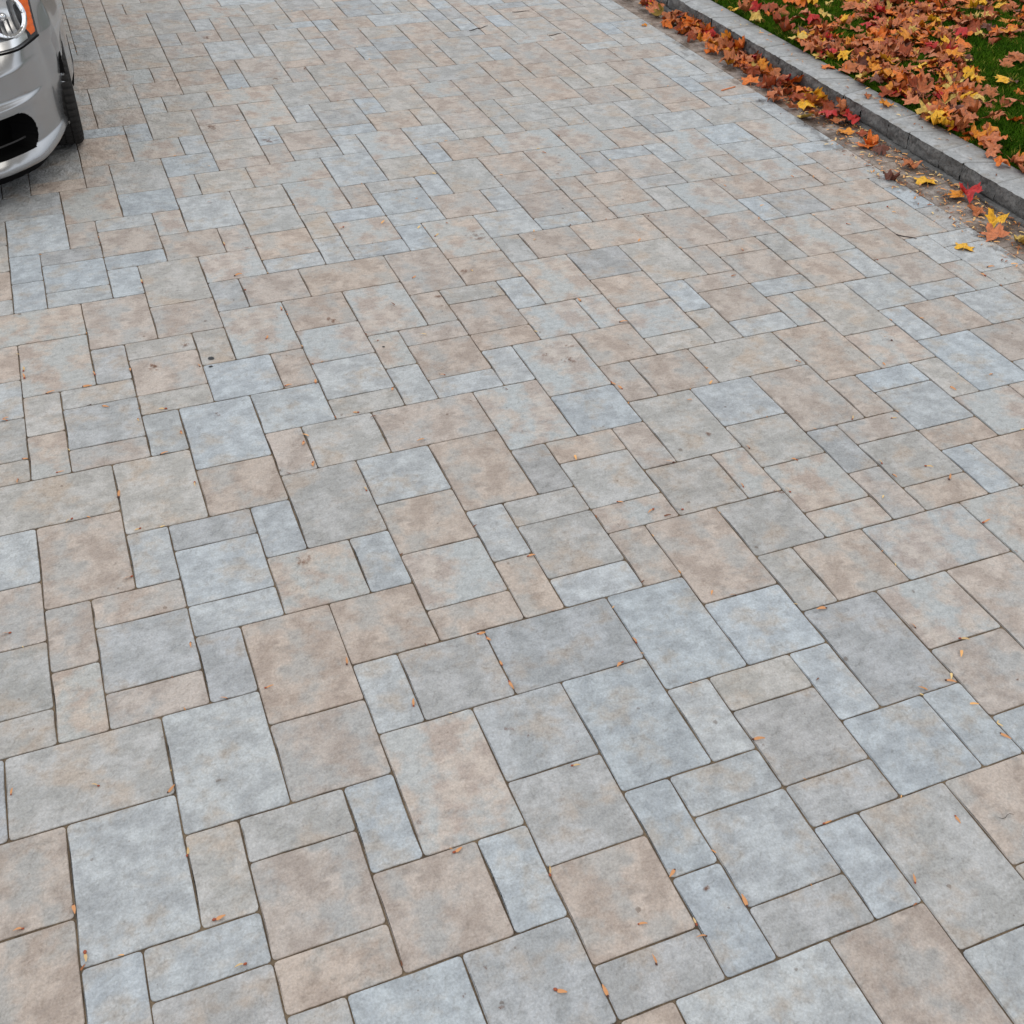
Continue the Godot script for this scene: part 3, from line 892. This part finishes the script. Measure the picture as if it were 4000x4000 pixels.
	for e in [[6.3, 15.3, .09, "larger black tar blob on the pale paver by the joint"], [6.22, 14.85, .06, "smaller black tar blob on the blue paver below the larger"], [11.3, 14.2, .045, "round black speck alone on a grey paver"]]:
		var st := begin()
		var ring := []
		for k in 10:
			var p: Vector2 = Vector2.from_angle(TAU * k / 10.0) * rng.randf_range(0.6, 1.1) * e[2]
			ring.append(Vector3(p.x * 1.3 * U, 0.001, -p.y * U))
		for k in 10:
			for p in [Vector3(0, 0.25 * e[2] * U + 0.002, 0), ring[(k + 1) % 10], ring[k]]: st.add_vertex(p)
		solid("tar_blob", finish(st, true), tar, e[3], "tar blob", at(e[0], 0.012, e[1]))

# ---------------------------------------------------------------- lawn
func build_lawn() -> void:
	var n := noise(41, 6.0, 3)
	var rows := []
	for j in 41:
		var row := []
		for i in 33:
			var u := 37.76 + 70.0 * pow(i / 32.0, 1.6)
			var v := -20.0 + 110.0 * j / 40.0
			row.append(at(u, SOIL + (0.06 * n.get_noise_2d(u, v) if i > 0 else 0.0), v))
		rows.append(row)
	solid("lawn_soil", sheet(rows), mats.earth, "dark soil under the lawn behind the kerb", "lawn", Vector3.ZERO, "", "structure")
	var st := begin()
	quad(st, Vector3(-260, -0.12, -260), Vector3(260, -0.12, -260), Vector3(260, -0.12, 260), Vector3(-260, -0.12, 260))
	solid("ground", finish(st), plain(rgb(84, 82, 76), 0.95), "open ground round the driveway", "ground", Vector3.ZERO, "", "structure")
	# grass: tufts of blades
	var tufts := []
	for k in 3:
		var t := begin()
		for i in 9:
			var a := rng.randf() * TAU
			var lean := rng.randf_range(0.2, 1.0)
			var h := rng.randf_range(0.16, 0.34)
			var d := Vector3(cos(a), 0, sin(a))
			var side := Vector3(-d.z, 0, d.x) * 0.017
			var foot := Vector3(rng.randf_range(-.1, .1), 0, rng.randf_range(-.1, .1))
			var mid := foot + Vector3.UP * h * 0.62 + d * lean * h * 0.3
			var tip := foot + Vector3.UP * h + d * lean * h
			quad(t, foot - side, mid - side * 0.8, mid + side * 0.8, foot + side)
			for p in [mid - side * 0.8, tip, mid + side * 0.8]: t.add_vertex(p)
		tufts.append(finish(t))
	var grass := thing("grass", "short green lawn grass showing between the fallen leaves", "grass", Vector3.ZERO, "", "stuff")
	var m := plain(Color.WHITE, 0.9, 0.0, 0.2)
	m.vertex_color_use_as_albedo = true
	m.cull_mode = BaseMaterial3D.CULL_DISABLED
	m.backlight_enabled = true
	m.backlight = rgb(40, 70, 10)
	var spots := []
	for i in 62000:
		var u := 37.9 + rng.randf() * 26.0
		var v := rng.randf_range(8.0, 48.0)
		if in_sight(u, v): spots.append(Vector2(u, v))
	for k in 3:
		var mm := MultiMesh.new()
		mm.transform_format = MultiMesh.TRANSFORM_3D
		mm.use_colors = true
		mm.mesh = tufts[k]
		var mine := spots.slice(spots.size() * k / 3, spots.size() * (k + 1) / 3)
		mm.instance_count = mine.size()
		for i in mine.size():
			var p: Vector2 = mine[i]
			mm.set_instance_transform(i, Transform3D(Basis(Vector3.UP, rng.randf() * TAU).scaled(Vector3.ONE * U * rng.randf_range(0.8, 1.25)), at(p.x, SOIL - 0.02, p.y)))
			var c: Color = rgb(44, 78, 6).lerp(rgb(74, 104, 14), clampf(0.5 + 0.6 * n.get_noise_2d(p.x * 2.0, p.y * 2.0) + rng.randf_range(-0.3, 0.3), 0, 1))
			if rng.randf() < 0.05: c = rgb(150, 140, 60)
			mm.set_instance_color(i, c.srgb_to_linear())
		var o := MultiMeshInstance3D.new()
		o.name = "grass_tufts"
		o.multimesh = mm
		o.material_override = m
		o.set_meta("kind", "stuff")
		grass.add_child(o, true)

# ---------------------------------------------------------------- the parked car
# local axes: s to the car's left, y up, d backward from the foremost point of the bumper, in modules
const FACE := [[0.0, -0.55], [1.6, -0.4], [3.1, 0.2], [3.7, 0.6], [4.2, 1.05], [4.7, 1.65], [5.2, 2.6], [5.55, 3.5], [5.8, 4.45]]
const LAMP_FOOT := [[0.0, 1.2], [1.6, 1.3], [3.1, 1.55], [3.7, 1.68], [4.2, 1.83], [4.7, 2.2], [5.12, 3.0], [5.4, 3.65], [5.75, 4.6]]
const HOOD_EDGE := [[0.0, 2.3], [1.6, 2.35], [3.1, 2.55], [3.7, 2.72], [4.2, 2.95], [4.7, 3.25], [5.12, 3.6], [5.4, 3.95], [5.75, 4.8]]
const LIP := [[1.0, 0.3], [1.2, -0.22], [1.27, -0.32], [1.38, -0.34], [1.52, -0.28], [1.66, -0.16], [1.76, -0.04], [1.8, 0.0], [3.06, 0.02], [3.2, -0.03], [3.33, -0.03], [3.39, 0.04], [3.44, 0.14], [3.52, 0.18], [4.4, 0.25]]
const ARCH := Vector2(6.45, 2.1)
const ARCH_R := 2.42

func L(s: float, y: float, d: float) -> Vector3:
	return Vector3(s * U, y * U, -d * U)

func along(curve: Array, t: float) -> Vector2:
	var x := clampf(t, 0.0, 1.0) * 8.0
	var i := mini(int(x), 7)
	var f := x - i
	var p := []
	for k in [i - 1, i, i + 1, i + 2]:
		var q: Array = curve[clampi(absi(k), 0, 8)]
		p.append(Vector2(q[0] * (-1.0 if k < 0 else 1.0), q[1]))
	if i == 7: p[3] = p[2] * 2.0 - p[1]
	return p[1].cubic_interpolate(p[2], p[0], p[3], f)

func lip_offset(y: float) -> float:
	for i in LIP.size() - 1:
		if y <= LIP[i + 1][0]: return lerpf(LIP[i][1], LIP[i + 1][1], clampf((y - LIP[i][0]) / (LIP[i + 1][0] - LIP[i][0]), 0, 1))
	return 0.25

# the skin of the car's nose; t runs from the middle (0) round the corner (1), sign picks the side
func nose(t: float, y: float, side := 1.0, back := 0.0) -> Vector3:
	var p: Vector2
	var yy := y
	var f := along(FACE, t)
	var dir := (along(FACE, minf(t + 0.02, 1.0)) - along(FACE, maxf(t - 0.02, 0.0))).normalized()
	var inward := Vector2(-dir.y, dir.x)
	if y <= 4.4:
		var off := lip_offset(y)
		var corner := smoothstep(0.55, 0.95, t)
		if y < 1.8:
			off = lerpf(off, off * 0.35, corner)
			yy += 0.42 * corner * (1.8 - y)
		elif y > 3.06: off = lerpf(off, lerpf(0.0, 0.3, (y - 3.06) / 1.34), smoothstep(0.5, 0.8, t))
		p = f + Vector2(inward.x * 0.5, inward.y) * off
	else:
		var a := f + Vector2(inward.x * 0.5, inward.y) * lerpf(0.25, 0.3, smoothstep(0.5, 0.8, t))
		var foot := along(LAMP_FOOT, t)
		if y <= 4.88:
			p = a.lerp(foot, pow((y - 4.4) / 0.48, 0.8))
		else:
			p = foot.lerp(along(HOOD_EDGE, t), pow((y - 4.88) / 1.82, 0.92))
	# the corner swells out to meet the flare of the wheel arch
	p.x += 0.2 * smoothstep(1.6, 3.5, yy) * smoothstep(0.86, 1.0, t) * smoothstep(6.0, 4.6, yy)
	# the wheel arch is cut clean
	var r := Vector2(p.y - ARCH.x, yy - ARCH.y)
	if r.length() < ARCH_R and t > 0.6:
		if r.y < 0.0:
			p.y = ARCH.x - sqrt(maxf(0.0, ARCH_R * ARCH_R - r.y * r.y))
		else:
			r = r.normalized() * ARCH_R
			p.y = ARCH.x + r.x
			yy = ARCH.y + r.y
	p += inward * back
	return L(p.x * side, yy, p.y)

func nose_patch(t0: float, t1: float, y0: float, y1: float, side: float, back: float, cols := 14, ups := 10, taper := 0.0) -> ArrayMesh:
	var rows := []
	for j in ups + 1:
		var row := []
		var h := float(j) / ups
		for i in cols + 1:
			var s := float(i) / cols
			if side < 0.0: s = 1.0 - s
			row.append(nose(lerpf(t0 + taper * (1.0 - h), t1, s), lerpf(y0, y1, h), side, back))
		rows.append(row)
	return sheet(rows)

func body_side(d: float, y: float) -> float:
	var s := 5.76 + 0.2 * smoothstep(1.6, 3.5, y) + lerpf(0.66, 0.44, smoothstep(1.6, 3.5, y)) * smoothstep(4.0, 7.5, d) - 0.5 * smoothstep(28.5, 31.0, d)
	s -= 0.2 * smoothstep(2.2, 1.1, y) + 0.42 * smoothstep(4.6, 6.8, y)
	# the flare round the wheel openings
	for c in [6.45, 25.1]:
		var r := Vector2(d - c, y - 2.1).length()
		s += 0.05 * smoothstep(3.3, 2.5, r)
	return s

func build_car() -> void:
	var car := thing("minivan", "silver minivan parked at the edge of the driveway, nose with clear headlight showing", "minivan", at(-1.85, 0.0, 27.9))
	# --- bumper and nose, with the mouth of the air intake and the lamp openings left free
	var ys := [1.0, 1.12, 1.2, 1.235, 1.27, 1.32, 1.38, 1.45, 1.52, 1.59, 1.66, 1.71, 1.76]
	for i in 41: ys.append(1.8 + 1.26 * i / 40.0)
	ys.append_array([3.13, 3.2, 3.27, 3.33, 3.36, 3.39, 3.415, 3.44, 3.48, 3.52, 3.6, 3.7, 3.8, 3.9, 4.0, 4.1, 4.2, 4.3, 4.4, 4.45, 4.5, 4.55, 4.6, 4.66, 4.72, 4.78, 4.83, 4.88, 4.91, 5.0, 5.1, 5.2, 5.3, 5.4, 5.5, 5.6, 5.7, 5.8, 5.9, 6.0, 6.1, 6.2, 6.3, 6.4, 6.5, 6.6, 6.7])
	var nt := 170
	var rows := []
	var ts := []
	for i in nt * 2 + 1: ts.append(float(i - nt) / nt)
	# outline of the intake: a long oval whose ends are round
	var mouth := func(t: float, y: float) -> bool:
		var a := along(FACE, absf(t)).x
		var h := (y - 2.38) / 0.68
		if absf(h) >= 0.999: return false
		var reach := 4.66 - (0.56 if h > -0.2 else 0.3) * (1.0 - sqrt(1.0 - pow(absf(h + 0.2) / (1.2 if h > -0.2 else 0.8), 2.0)))
		return a < reach
	for y in ys:
		var row := []
		for t in ts: row.append(nose(absf(t), y, 1.0 if t >= 0.0 else -1.0))
		rows.append(row)
	var keep_paint := func(j: int, i: int) -> bool:
		var t := absf((ts[i] + ts[i + 1]) / 2.0)
		var y: float = (ys[j] + ys[j + 1]) / 2.0
		if mouth.call(t, y): return false
		if y > 4.895 and y < 6.56 and (t > 0.3 and t < 0.882 or t < 0.27): return false
		return true
	part("bumper", sheet(rows, keep_paint), mats.paint, car)
	# the dark pocket behind the intake: its rim wall and its back
	var deep := []
	for y in ys.slice(10, 55):
		var row := []
		for t in ts:
			if absf(t) > 0.72: continue
			var inside: bool = mouth.call(absf(t), y)
			row.append(nose(absf(t), y, 1.0 if t >= 0.0 else -1.0, 1.1 if inside else 0.012))
		deep.append(row)
	var intake := part("air_intake", sheet(deep), mats.black, car)
	var bar := []
	for i in 41:
		var t := lerpf(-0.55, 0.55, i / 40.0)
		bar.append(nose(absf(t), 2.05, 1.0 if t >= 0.0 else -1.0, 0.3))
	var st := begin()
	var thick := []
	thick.resize(41)
	thick.fill(0.006)
	tube(st, bar, thick)
	part("intake_bar", finish(st, true), mats.trim, intake)
	var added_shade_strip := []  # black strip added below the lip to darken the shade there
	for y in [0.86, 1.22]:
		var row := []
		for i in 61:
			var t := lerpf(-0.9, 0.9, i / 60.0)
			row.append(nose(absf(t), 1.22, 1.0 if t >= 0.0 else -1.0, 0.34) + Vector3(0, (y - 1.22) * U, 0))
		added_shade_strip.append(row)
	part("added_shade_strip", sheet(added_shade_strip), mats.black, car)
	# --- upper grille
	var grille := part("grille", grille_back(), mats.black, car)
	for k in 4:
		var bars := []
		for i in 21:
			var t := lerpf(-0.265, 0.265, i / 20.0)
			bars.append(nose(absf(t), 5.1 + 0.4 * k, 1.0 if t >= 0.0 else -1.0, 0.12))
		st = begin()
		var th := []
		th.resize(21)
		th.fill(0.007)
		tube(st, bars, th)
		part("slat", finish(st, true), mats.chrome, grille)
	# --- headlights
	for side in [1.0, -1.0]:
		var lamp := part("headlight", nose_patch(0.295, 0.89, 4.88, 6.6, side, 0.75), mats.reflector, car)
		lamp.name = "headlight" if side > 0 else "headlight_001"
		var walls := begin()
		for e in [[0.295, 4.885, 0.885, 4.885], [0.885, 4.885, 0.885, 6.58], [0.885, 6.58, 0.295, 6.58], [0.295, 6.58, 0.295, 4.885]]:
			for i in 12:
				var f := i / 12.0
				var g := (i + 1) / 12.0
				quad(walls, nose(lerpf(e[0], e[2], f), lerpf(e[1], e[3], f), side, 0.0), nose(lerpf(e[0], e[2], f), lerpf(e[1], e[3], f), side, 0.76), nose(lerpf(e[0], e[2], g), lerpf(e[1], e[3], g), side, 0.76), nose(lerpf(e[0], e[2], g), lerpf(e[1], e[3], g), side, 0.0))
		part("housing", finish(walls), mats.trim, lamp)
		var gap := []  # black line painted in for the shaded gap below the lamp
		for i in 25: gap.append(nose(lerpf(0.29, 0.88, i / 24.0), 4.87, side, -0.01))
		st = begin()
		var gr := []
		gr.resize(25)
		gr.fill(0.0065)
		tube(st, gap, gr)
		part("dark_gap_line", finish(st, true), mats.black, lamp)
		# the main bowl and its bright ring
		for b in [[0.6, 5.84, 0.74], [0.38, 5.8, 0.5]]:
			var c := nose(b[0], b[1], side, 0.22)
			var r: float = b[2] * U
			var turn := Basis(Vector3.UP, 0.32 * side) * Basis(Vector3.RIGHT, -0.42)
			st = begin()
			var prof := []
			for k in 9:
				var a := k / 8.0 * 1.35
				prof.append(Vector2(sin(a) * r * 1.02, -cos(a) * r * 0.7 + r * 0.14))
			lathe(st, prof, 30)
			var bowl := part("bowl", finish(st), mats.reflector, lamp)
			bowl.transform = Transform3D(turn, c)
			st = begin()
			lathe(st, [Vector2(r * 0.98, -r * 0.05), Vector2(r * 0.985, r * 0.06), Vector2(r * 0.85, r * 0.1), Vector2(r * 1.09, r * 0.05), Vector2(r * 1.09, -r * 0.1)], 36)
			part("ring", finish(st, true), mats.chrome, bowl)
			st = begin()
			lathe(st, [Vector2(0.0, r * 0.02), Vector2(r * 0.13, 0), Vector2(r * 0.2, -r * 0.12), Vector2(r * 0.2, -r * 0.3), Vector2(r * 0.1, -r * 0.5)], 16)
			part("bulb_cap", finish(st, true), mats.chrome, bowl)
			st = begin()
			for k in 7:
				var x := (k - 3) * r * 0.24
				var h := sqrt(maxf(0.0, r * r * 0.8 - x * x))
				box(st, Vector3(x - r * 0.012, -h, -r * 0.55), Vector3(x + r * 0.012, -r * 0.1 if absi(k - 3) < 2 else h * 0.8, -r * 0.3 + absf(x) * 0.3))
			part("flute", finish(st), mats.trim if b[2] > 0.5 else mats.reflector, bowl)
		var amber := []
		for j in 15:
			var y := lerpf(5.0, 6.56, j / 14.0)
			var h := clampf((y - 5.84) / 0.9, -1.0, 1.0)
			var t0 := 0.6 + 0.145 * sqrt(1.0 - h * h)
			if y < 5.45: t0 = maxf(t0, lerpf(0.8, 0.715, (y - 5.0) / 0.45))
			var row := []
			for i in 9:
				var f := i / 8.0
				if side < 0.0: f = 1.0 - f
				row.append(nose(lerpf(t0, 0.876, f), y, side, 0.04 if j % 2 else 0.055))
			amber.append(row)
		part("amber_reflector", sheet(amber, null, false), mats.amber, lamp)
		part("lower_reflector", nose_patch(0.33, 0.77, 4.93, 5.16, side, 0.12, 14, 3), mats.reflector, lamp)
		part("lens", nose_patch(0.296, 0.885, 4.89, 6.58, side, 0.01, 22, 8), mats.lens, lamp)
	# --- side panels from the corner of the bumper to the tail, cut round the wheels
	for side in [1.0, -1.0]:
		var panel := []
		for j in 27:
			var y := 1.25 + (6.7 - 1.25) * j / 26.0
			var row := []
			for i in 131:
				if i == 0:
					row.append(nose(1.0, y, side))
					continue
				var d := 4.75 + 25.9 * (i - 1) / 129.0
				var yy := y
				var dd := d
				for c in [6.45, 25.1]:
					var r := Vector2(dd - c, yy - 2.1)
					if r.length() < ARCH_R:
						r = (r if r.length() > 0.02 else Vector2(0, 0.02)).normalized() * ARCH_R
						if r.y < -0.85: r = Vector2(signf(r.x) * 2.27, -0.85)
						dd = c + r.x
						yy = 2.1 + r.y
				row.append(L(body_side(dd, yy) * side, yy, dd))
			if side < 0: row.reverse()
			panel.append(row)
		# columns that would span an opening below the hub line are left out
		var keep_side := func(j: int, i: int) -> bool:
			var k := i if side > 0 else 129 - i
			var d := 4.75 + 25.9 * (k - 0.5) / 129.0
			var y := 1.25 + (6.7 - 1.25) * (j + 0.5) / 26.0
			for c in [6.45, 25.1]:
				if absf(d - c) < 2.3 and y < 2.1: return false
			return true
		var skin := part("body_side", sheet(panel, keep_side), mats.paint, car)
		var reflection_rows := []  # near-black band painted over the silver doors for their dark grazing reflection
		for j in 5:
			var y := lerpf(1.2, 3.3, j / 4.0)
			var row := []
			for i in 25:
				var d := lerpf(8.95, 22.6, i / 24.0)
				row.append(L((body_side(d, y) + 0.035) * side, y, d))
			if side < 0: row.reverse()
			reflection_rows.append(row)
		part("dark_reflection_band", sheet(reflection_rows), mats.trim, skin)
		# dark sill
		st = begin()
		box(st, L(body_side(15, 1.3) * side - 0.28, 1.32, 22.6), L(body_side(15, 1.3) * side + 0.02 * side, 0.98, 8.6))
		part("sill", finish(st), mats.trim, skin)
		for e in [9.6, 16.0, 22.3]:
			st = begin()
			var line := []
			for k in 12:
				var y := 1.5 + 4.6 * k / 11.0
				line.append(L((body_side(e, y) - 0.01) * side, y, e))
			var w := []
			w.resize(12)
			w.fill(0.004)
			tube(st, line, w, 5)
			part("door_gap", finish(st, true), mats.black, skin)
	# --- hood, glass, roof and tail
	var hood := []
	for j in 11:
		var h := j / 10.0
		var row := []
		for t in range(-20, 21):
			var e := along(HOOD_EDGE, absf(t) / 20.0)
			var far := Vector2(e.x * 0.98, 10.2 - 1.0 * pow(absf(t) / 20.0, 2.0))
			var p: Vector2 = e.lerp(far, h)
			row.append(L(p.x * signf(t), 6.7 + 0.75 * sin(h * 1.25) / sin(1.25) * (1.0 - 0.25 * pow(absf(t) / 20.0, 4.0)) + 0.0, p.y))
		hood.append(row)
	part("hood", sheet(hood), mats.paint, car)
	for e in [["windshield", 10.0, 7.4, 5.6, 15.2, 10.1, 4.7], ["rear_window", 31.0, 6.6, 5.5, 29.6, 10.2, 4.7]]:
		var rows2 := []
		for j in 7:
			var h := j / 6.0
			var row := []
			for i in 17:
				var x := (i - 8) / 8.0
				if e[0] == "rear_window": x = -x
				row.append(L(x * lerpf(e[3], e[6], h), lerpf(e[2], e[5], h) + 0.16 * sin(h * PI), lerpf(e[1], e[4], h) + (0.9 if e[0] == "windshield" else -0.4) * x * x * 1.0))
			rows2.append(row)
		part(e[0], sheet(rows2), mats.glass, car)
	var roof := []
	for j in 13:
		var d := lerpf(15.0, 29.8, j / 12.0)
		var row := []
		for i in 17:
			var x := (i - 8) / 8.0
			row.append(L(x * 4.85, 10.6 - 0.5 * x * x * x * x - 0.45 * pow(absf(j - 6.0) / 6.0, 3.0), d + (0.9 * x * x if j == 0 else 0.0)))
		roof.append(row)
	part("roof", sheet(roof), mats.paint, car)
	for side in [1.0, -1.0]:
		var band := []
		for j in 5:
			var h := j / 4.0
			var row := []
			for i in 21:
				var d := lerpf(lerpf(8.9, 15.6, h), lerpf(30.8, 29.6, h), i / 20.0)
				row.append(L(lerpf(body_side(d, 6.7), 4.8, h) * side, lerpf(6.7, 10.15, h), d))
			if side < 0: row.reverse()
			band.append(row)
		part("side_window", sheet(band), mats.glass, car)
		st = begin()
		box(st, L(minf(side * 6.1, side * 7.2), 7.6, 11.2), L(maxf(side * 6.1, side * 7.2), 6.7, 10.7))
		part("mirror", finish(st), mats.paint, car)
	var tail := []
	for j in 9:
		var y := lerpf(1.4, 6.7, j / 8.0)
		var row := []
		for i in 17:
			var x := (8 - i) / 8.0
			row.append(L(x * 5.85, y, 31.2 - 0.55 * x * x - 0.3 * absf(y - 3.0) / 4.0))
		tail.append(row)
	part("tailgate", sheet(tail), mats.paint, car)
	st = begin()
	box(st, L(-5.3, 1.6, 30.4), L(5.3, 1.15, 4.2))
	for i in 24:  # plate added low under the nose to deepen the shadow below the bumper
		var p := along(FACE, i / 24.0)
		var q := along(FACE, (i + 1) / 24.0)
		for side in [1.0, -1.0]:
			quad(st, L(p.x * 0.95 * side, 0.85, p.y + 0.3), L(q.x * 0.95 * side, 0.85, q.y + 0.3), L(q.x * 0.95 * side, 0.85, 5.5), L(p.x * 0.95 * side, 0.85, 5.5))
	part("underbody", finish(st), mats.black, car)
	# --- wheels: block tread, rim with spokes
	for w in [[5.5, 6.05], [-5.5, 6.05], [5.5, 25.1], [-5.5, 25.1]]:
		var side := signf(w[0])
		var hub := L(w[0], 2.1, w[1])
		# the tyre, modelled round the local x axis
		var across := [-0.70, -0.68, -0.6, -0.52, -0.33, -0.31, -0.27, -0.25, -0.03, -0.02, 0.02, 0.03, 0.25, 0.27, 0.31, 0.33, 0.52, 0.6, 0.68, 0.70]
		var ring := []
		for k in 145:
			var row := []
			for a in across:
				var m := absf(a)
				var r := 2.1 - 0.5 * pow(maxf(0.0, m - 0.5) / 0.2, 2.0) * 0.32
				if m > 0.26 and m < 0.32 or m < 0.025: r -= 0.065
				elif (k + (1 if a > 0 else 0) + (1 if m > 0.32 else 0)) % 3 == 0 and m < 0.62: r -= 0.055
				var ang := TAU * k / 144.0
				row.append(Vector3(a * U, sin(ang) * r * U, cos(ang) * r * U))
			ring.append(row)
		var wheel := part("wheel", sheet(ring, null, false), mats.rubber, car)
		wheel.position = hub
		var sidewall := begin()
		lathe(sidewall, [Vector2(1.98 * U, 0.66 * U), Vector2(1.8 * U, 0.72 * U), Vector2(1.5 * U, 0.7 * U), Vector2(1.36 * U, 0.6 * U)], 48)
		var wall := part("sidewall", finish(sidewall, true), mats.rubber, wheel)
		wall.rotation.y = PI / 2 * side
		st = begin()
		lathe(st, [Vector2(1.38 * U, 0.62 * U), Vector2(1.32 * U, 0.6 * U), Vector2(1.28 * U, 0.3 * U), Vector2(0.2 * U, 0.2 * U), Vector2(0.0, 0.2 * U)], 40)
		for k in 5:
			var a := TAU * k / 5.0
			var dir := Vector3(cos(a), sin(a), 0)
			var sd := Vector3(-sin(a), cos(a), 0)
			quad(st, (dir * 0.2 - sd * 0.16) * U + Vector3(0, 0, 0.52 * U), (dir * 1.32 - sd * 0.24) * U + Vector3(0, 0, 0.58 * U), (dir * 1.32 + sd * 0.24) * U + Vector3(0, 0, 0.58 * U), (dir * 0.2 + sd * 0.16) * U + Vector3(0, 0, 0.52 * U))
		lathe(st, [Vector2(0.34 * U, 0.3 * U), Vector2(0.3 * U, 0.55 * U), Vector2(0.0, 0.57 * U)], 20)
		var rim := part("rim", finish(st), mats.alloy, wheel)
		rim.rotation.y = PI / 2 * side
		# the liner over the wheel
		var liner := []
		for k in 21:
			var ang := lerpf(-0.25, PI * 0.84, k / 20.0)
			liner.append([L((absf(w[0]) + 0.55) * side, 2.1 + sin(ang) * 2.46, w[1] + 0.3 + cos(ang) * 2.46), L((absf(w[0]) - 1.4) * side, 2.1 + sin(ang) * 2.46, w[1] + 0.3 + cos(ang) * 2.46)])
		part("wheel_liner", sheet(liner), mats.black, car)

func grille_back() -> ArrayMesh:
	var rows := []
	for j in 7:
		var row := []
		for i in 21:
			var t := lerpf(-0.28, 0.28, i / 20.0)
			row.append(nose(absf(t), lerpf(4.88, 6.6, j / 6.0), 1.0 if t >= 0.0 else -1.0, 0.45))
		rows.append(row)
	return sheet(rows)

func _ready() -> void:
	rng.seed = 20241
	# --- camera, sky, light, exposure
	var cam := Camera3D.new()
	cam.name = "camera"
	add_child(cam, true)
	var pitch := 0.6946124507694915
	var yaw := 0.39154242894758723
	var roll := -0.0250034295051693
	cam.transform = Transform3D(Basis(Vector3(0, 0, 1), roll) * Basis(Vector3(1, 0, 0), pitch) * Basis(Vector3(0, 1, 0), yaw), Vector3.ZERO).inverse()
	cam.position = Vector3(3.94976887268957, 17.785820451822325, 14.154289072805716) * U
	cam.fov = rad_to_deg(2.0 * atan(2000.0 / 4332.243157587957))
	cam.near = 0.05
	cam.far = 600.0
	cam.current = true
	var sky_mat := ProceduralSkyMaterial.new()
	sky_mat.sky_top_color = rgb(240, 243, 248)
	sky_mat.sky_horizon_color = rgb(150, 156, 162)
	sky_mat.sky_curve = 0.35
	sky_mat.ground_horizon_color = rgb(110, 112, 108)
	sky_mat.ground_bottom_color = rgb(80, 82, 76)
	sky_mat.sun_angle_max = 1.0
	var sky := Sky.new()
	sky.sky_material = sky_mat
	var env := Environment.new()
	env.background_mode = Environment.BG_SKY
	env.sky = sky
	env.background_energy_multiplier = 1.0
	env.tonemap_mode = Environment.TONE_MAPPER_LINEAR
	env.tonemap_exposure = 1.93
	env.sdfgi_enabled = true
	env.ssao_enabled = true
	env.ssil_enabled = true
	var we := WorldEnvironment.new()
	we.name = "world_environment"
	we.environment = env
	add_child(we, true)
	var sun := DirectionalLight3D.new()
	sun.name = "sun"
	sun.light_color = Color(1.0, 0.97, 0.93)
	sun.light_energy = 0.16
	sun.light_angular_distance = 45.0
	sun.shadow_enabled = true
	sun.rotation_degrees = Vector3(-62, 40, 0)
	add_child(sun, true)
	# --- what stands here
	make_materials()
	make_leaves()
	var mass := plain(Color.WHITE, 0.62)
	mass.albedo_texture = leaf_mats["brown"].albedo_texture
	mass.vertex_color_use_as_albedo = true
	mass.cull_mode = BaseMaterial3D.CULL_DISABLED
	mats.leaf_mass = mass
	build_lawn()
	build_paving()
	build_kerb()
	build_car()
	build_stains()
	build_specks()
	build_leaves()
	build_seeds()
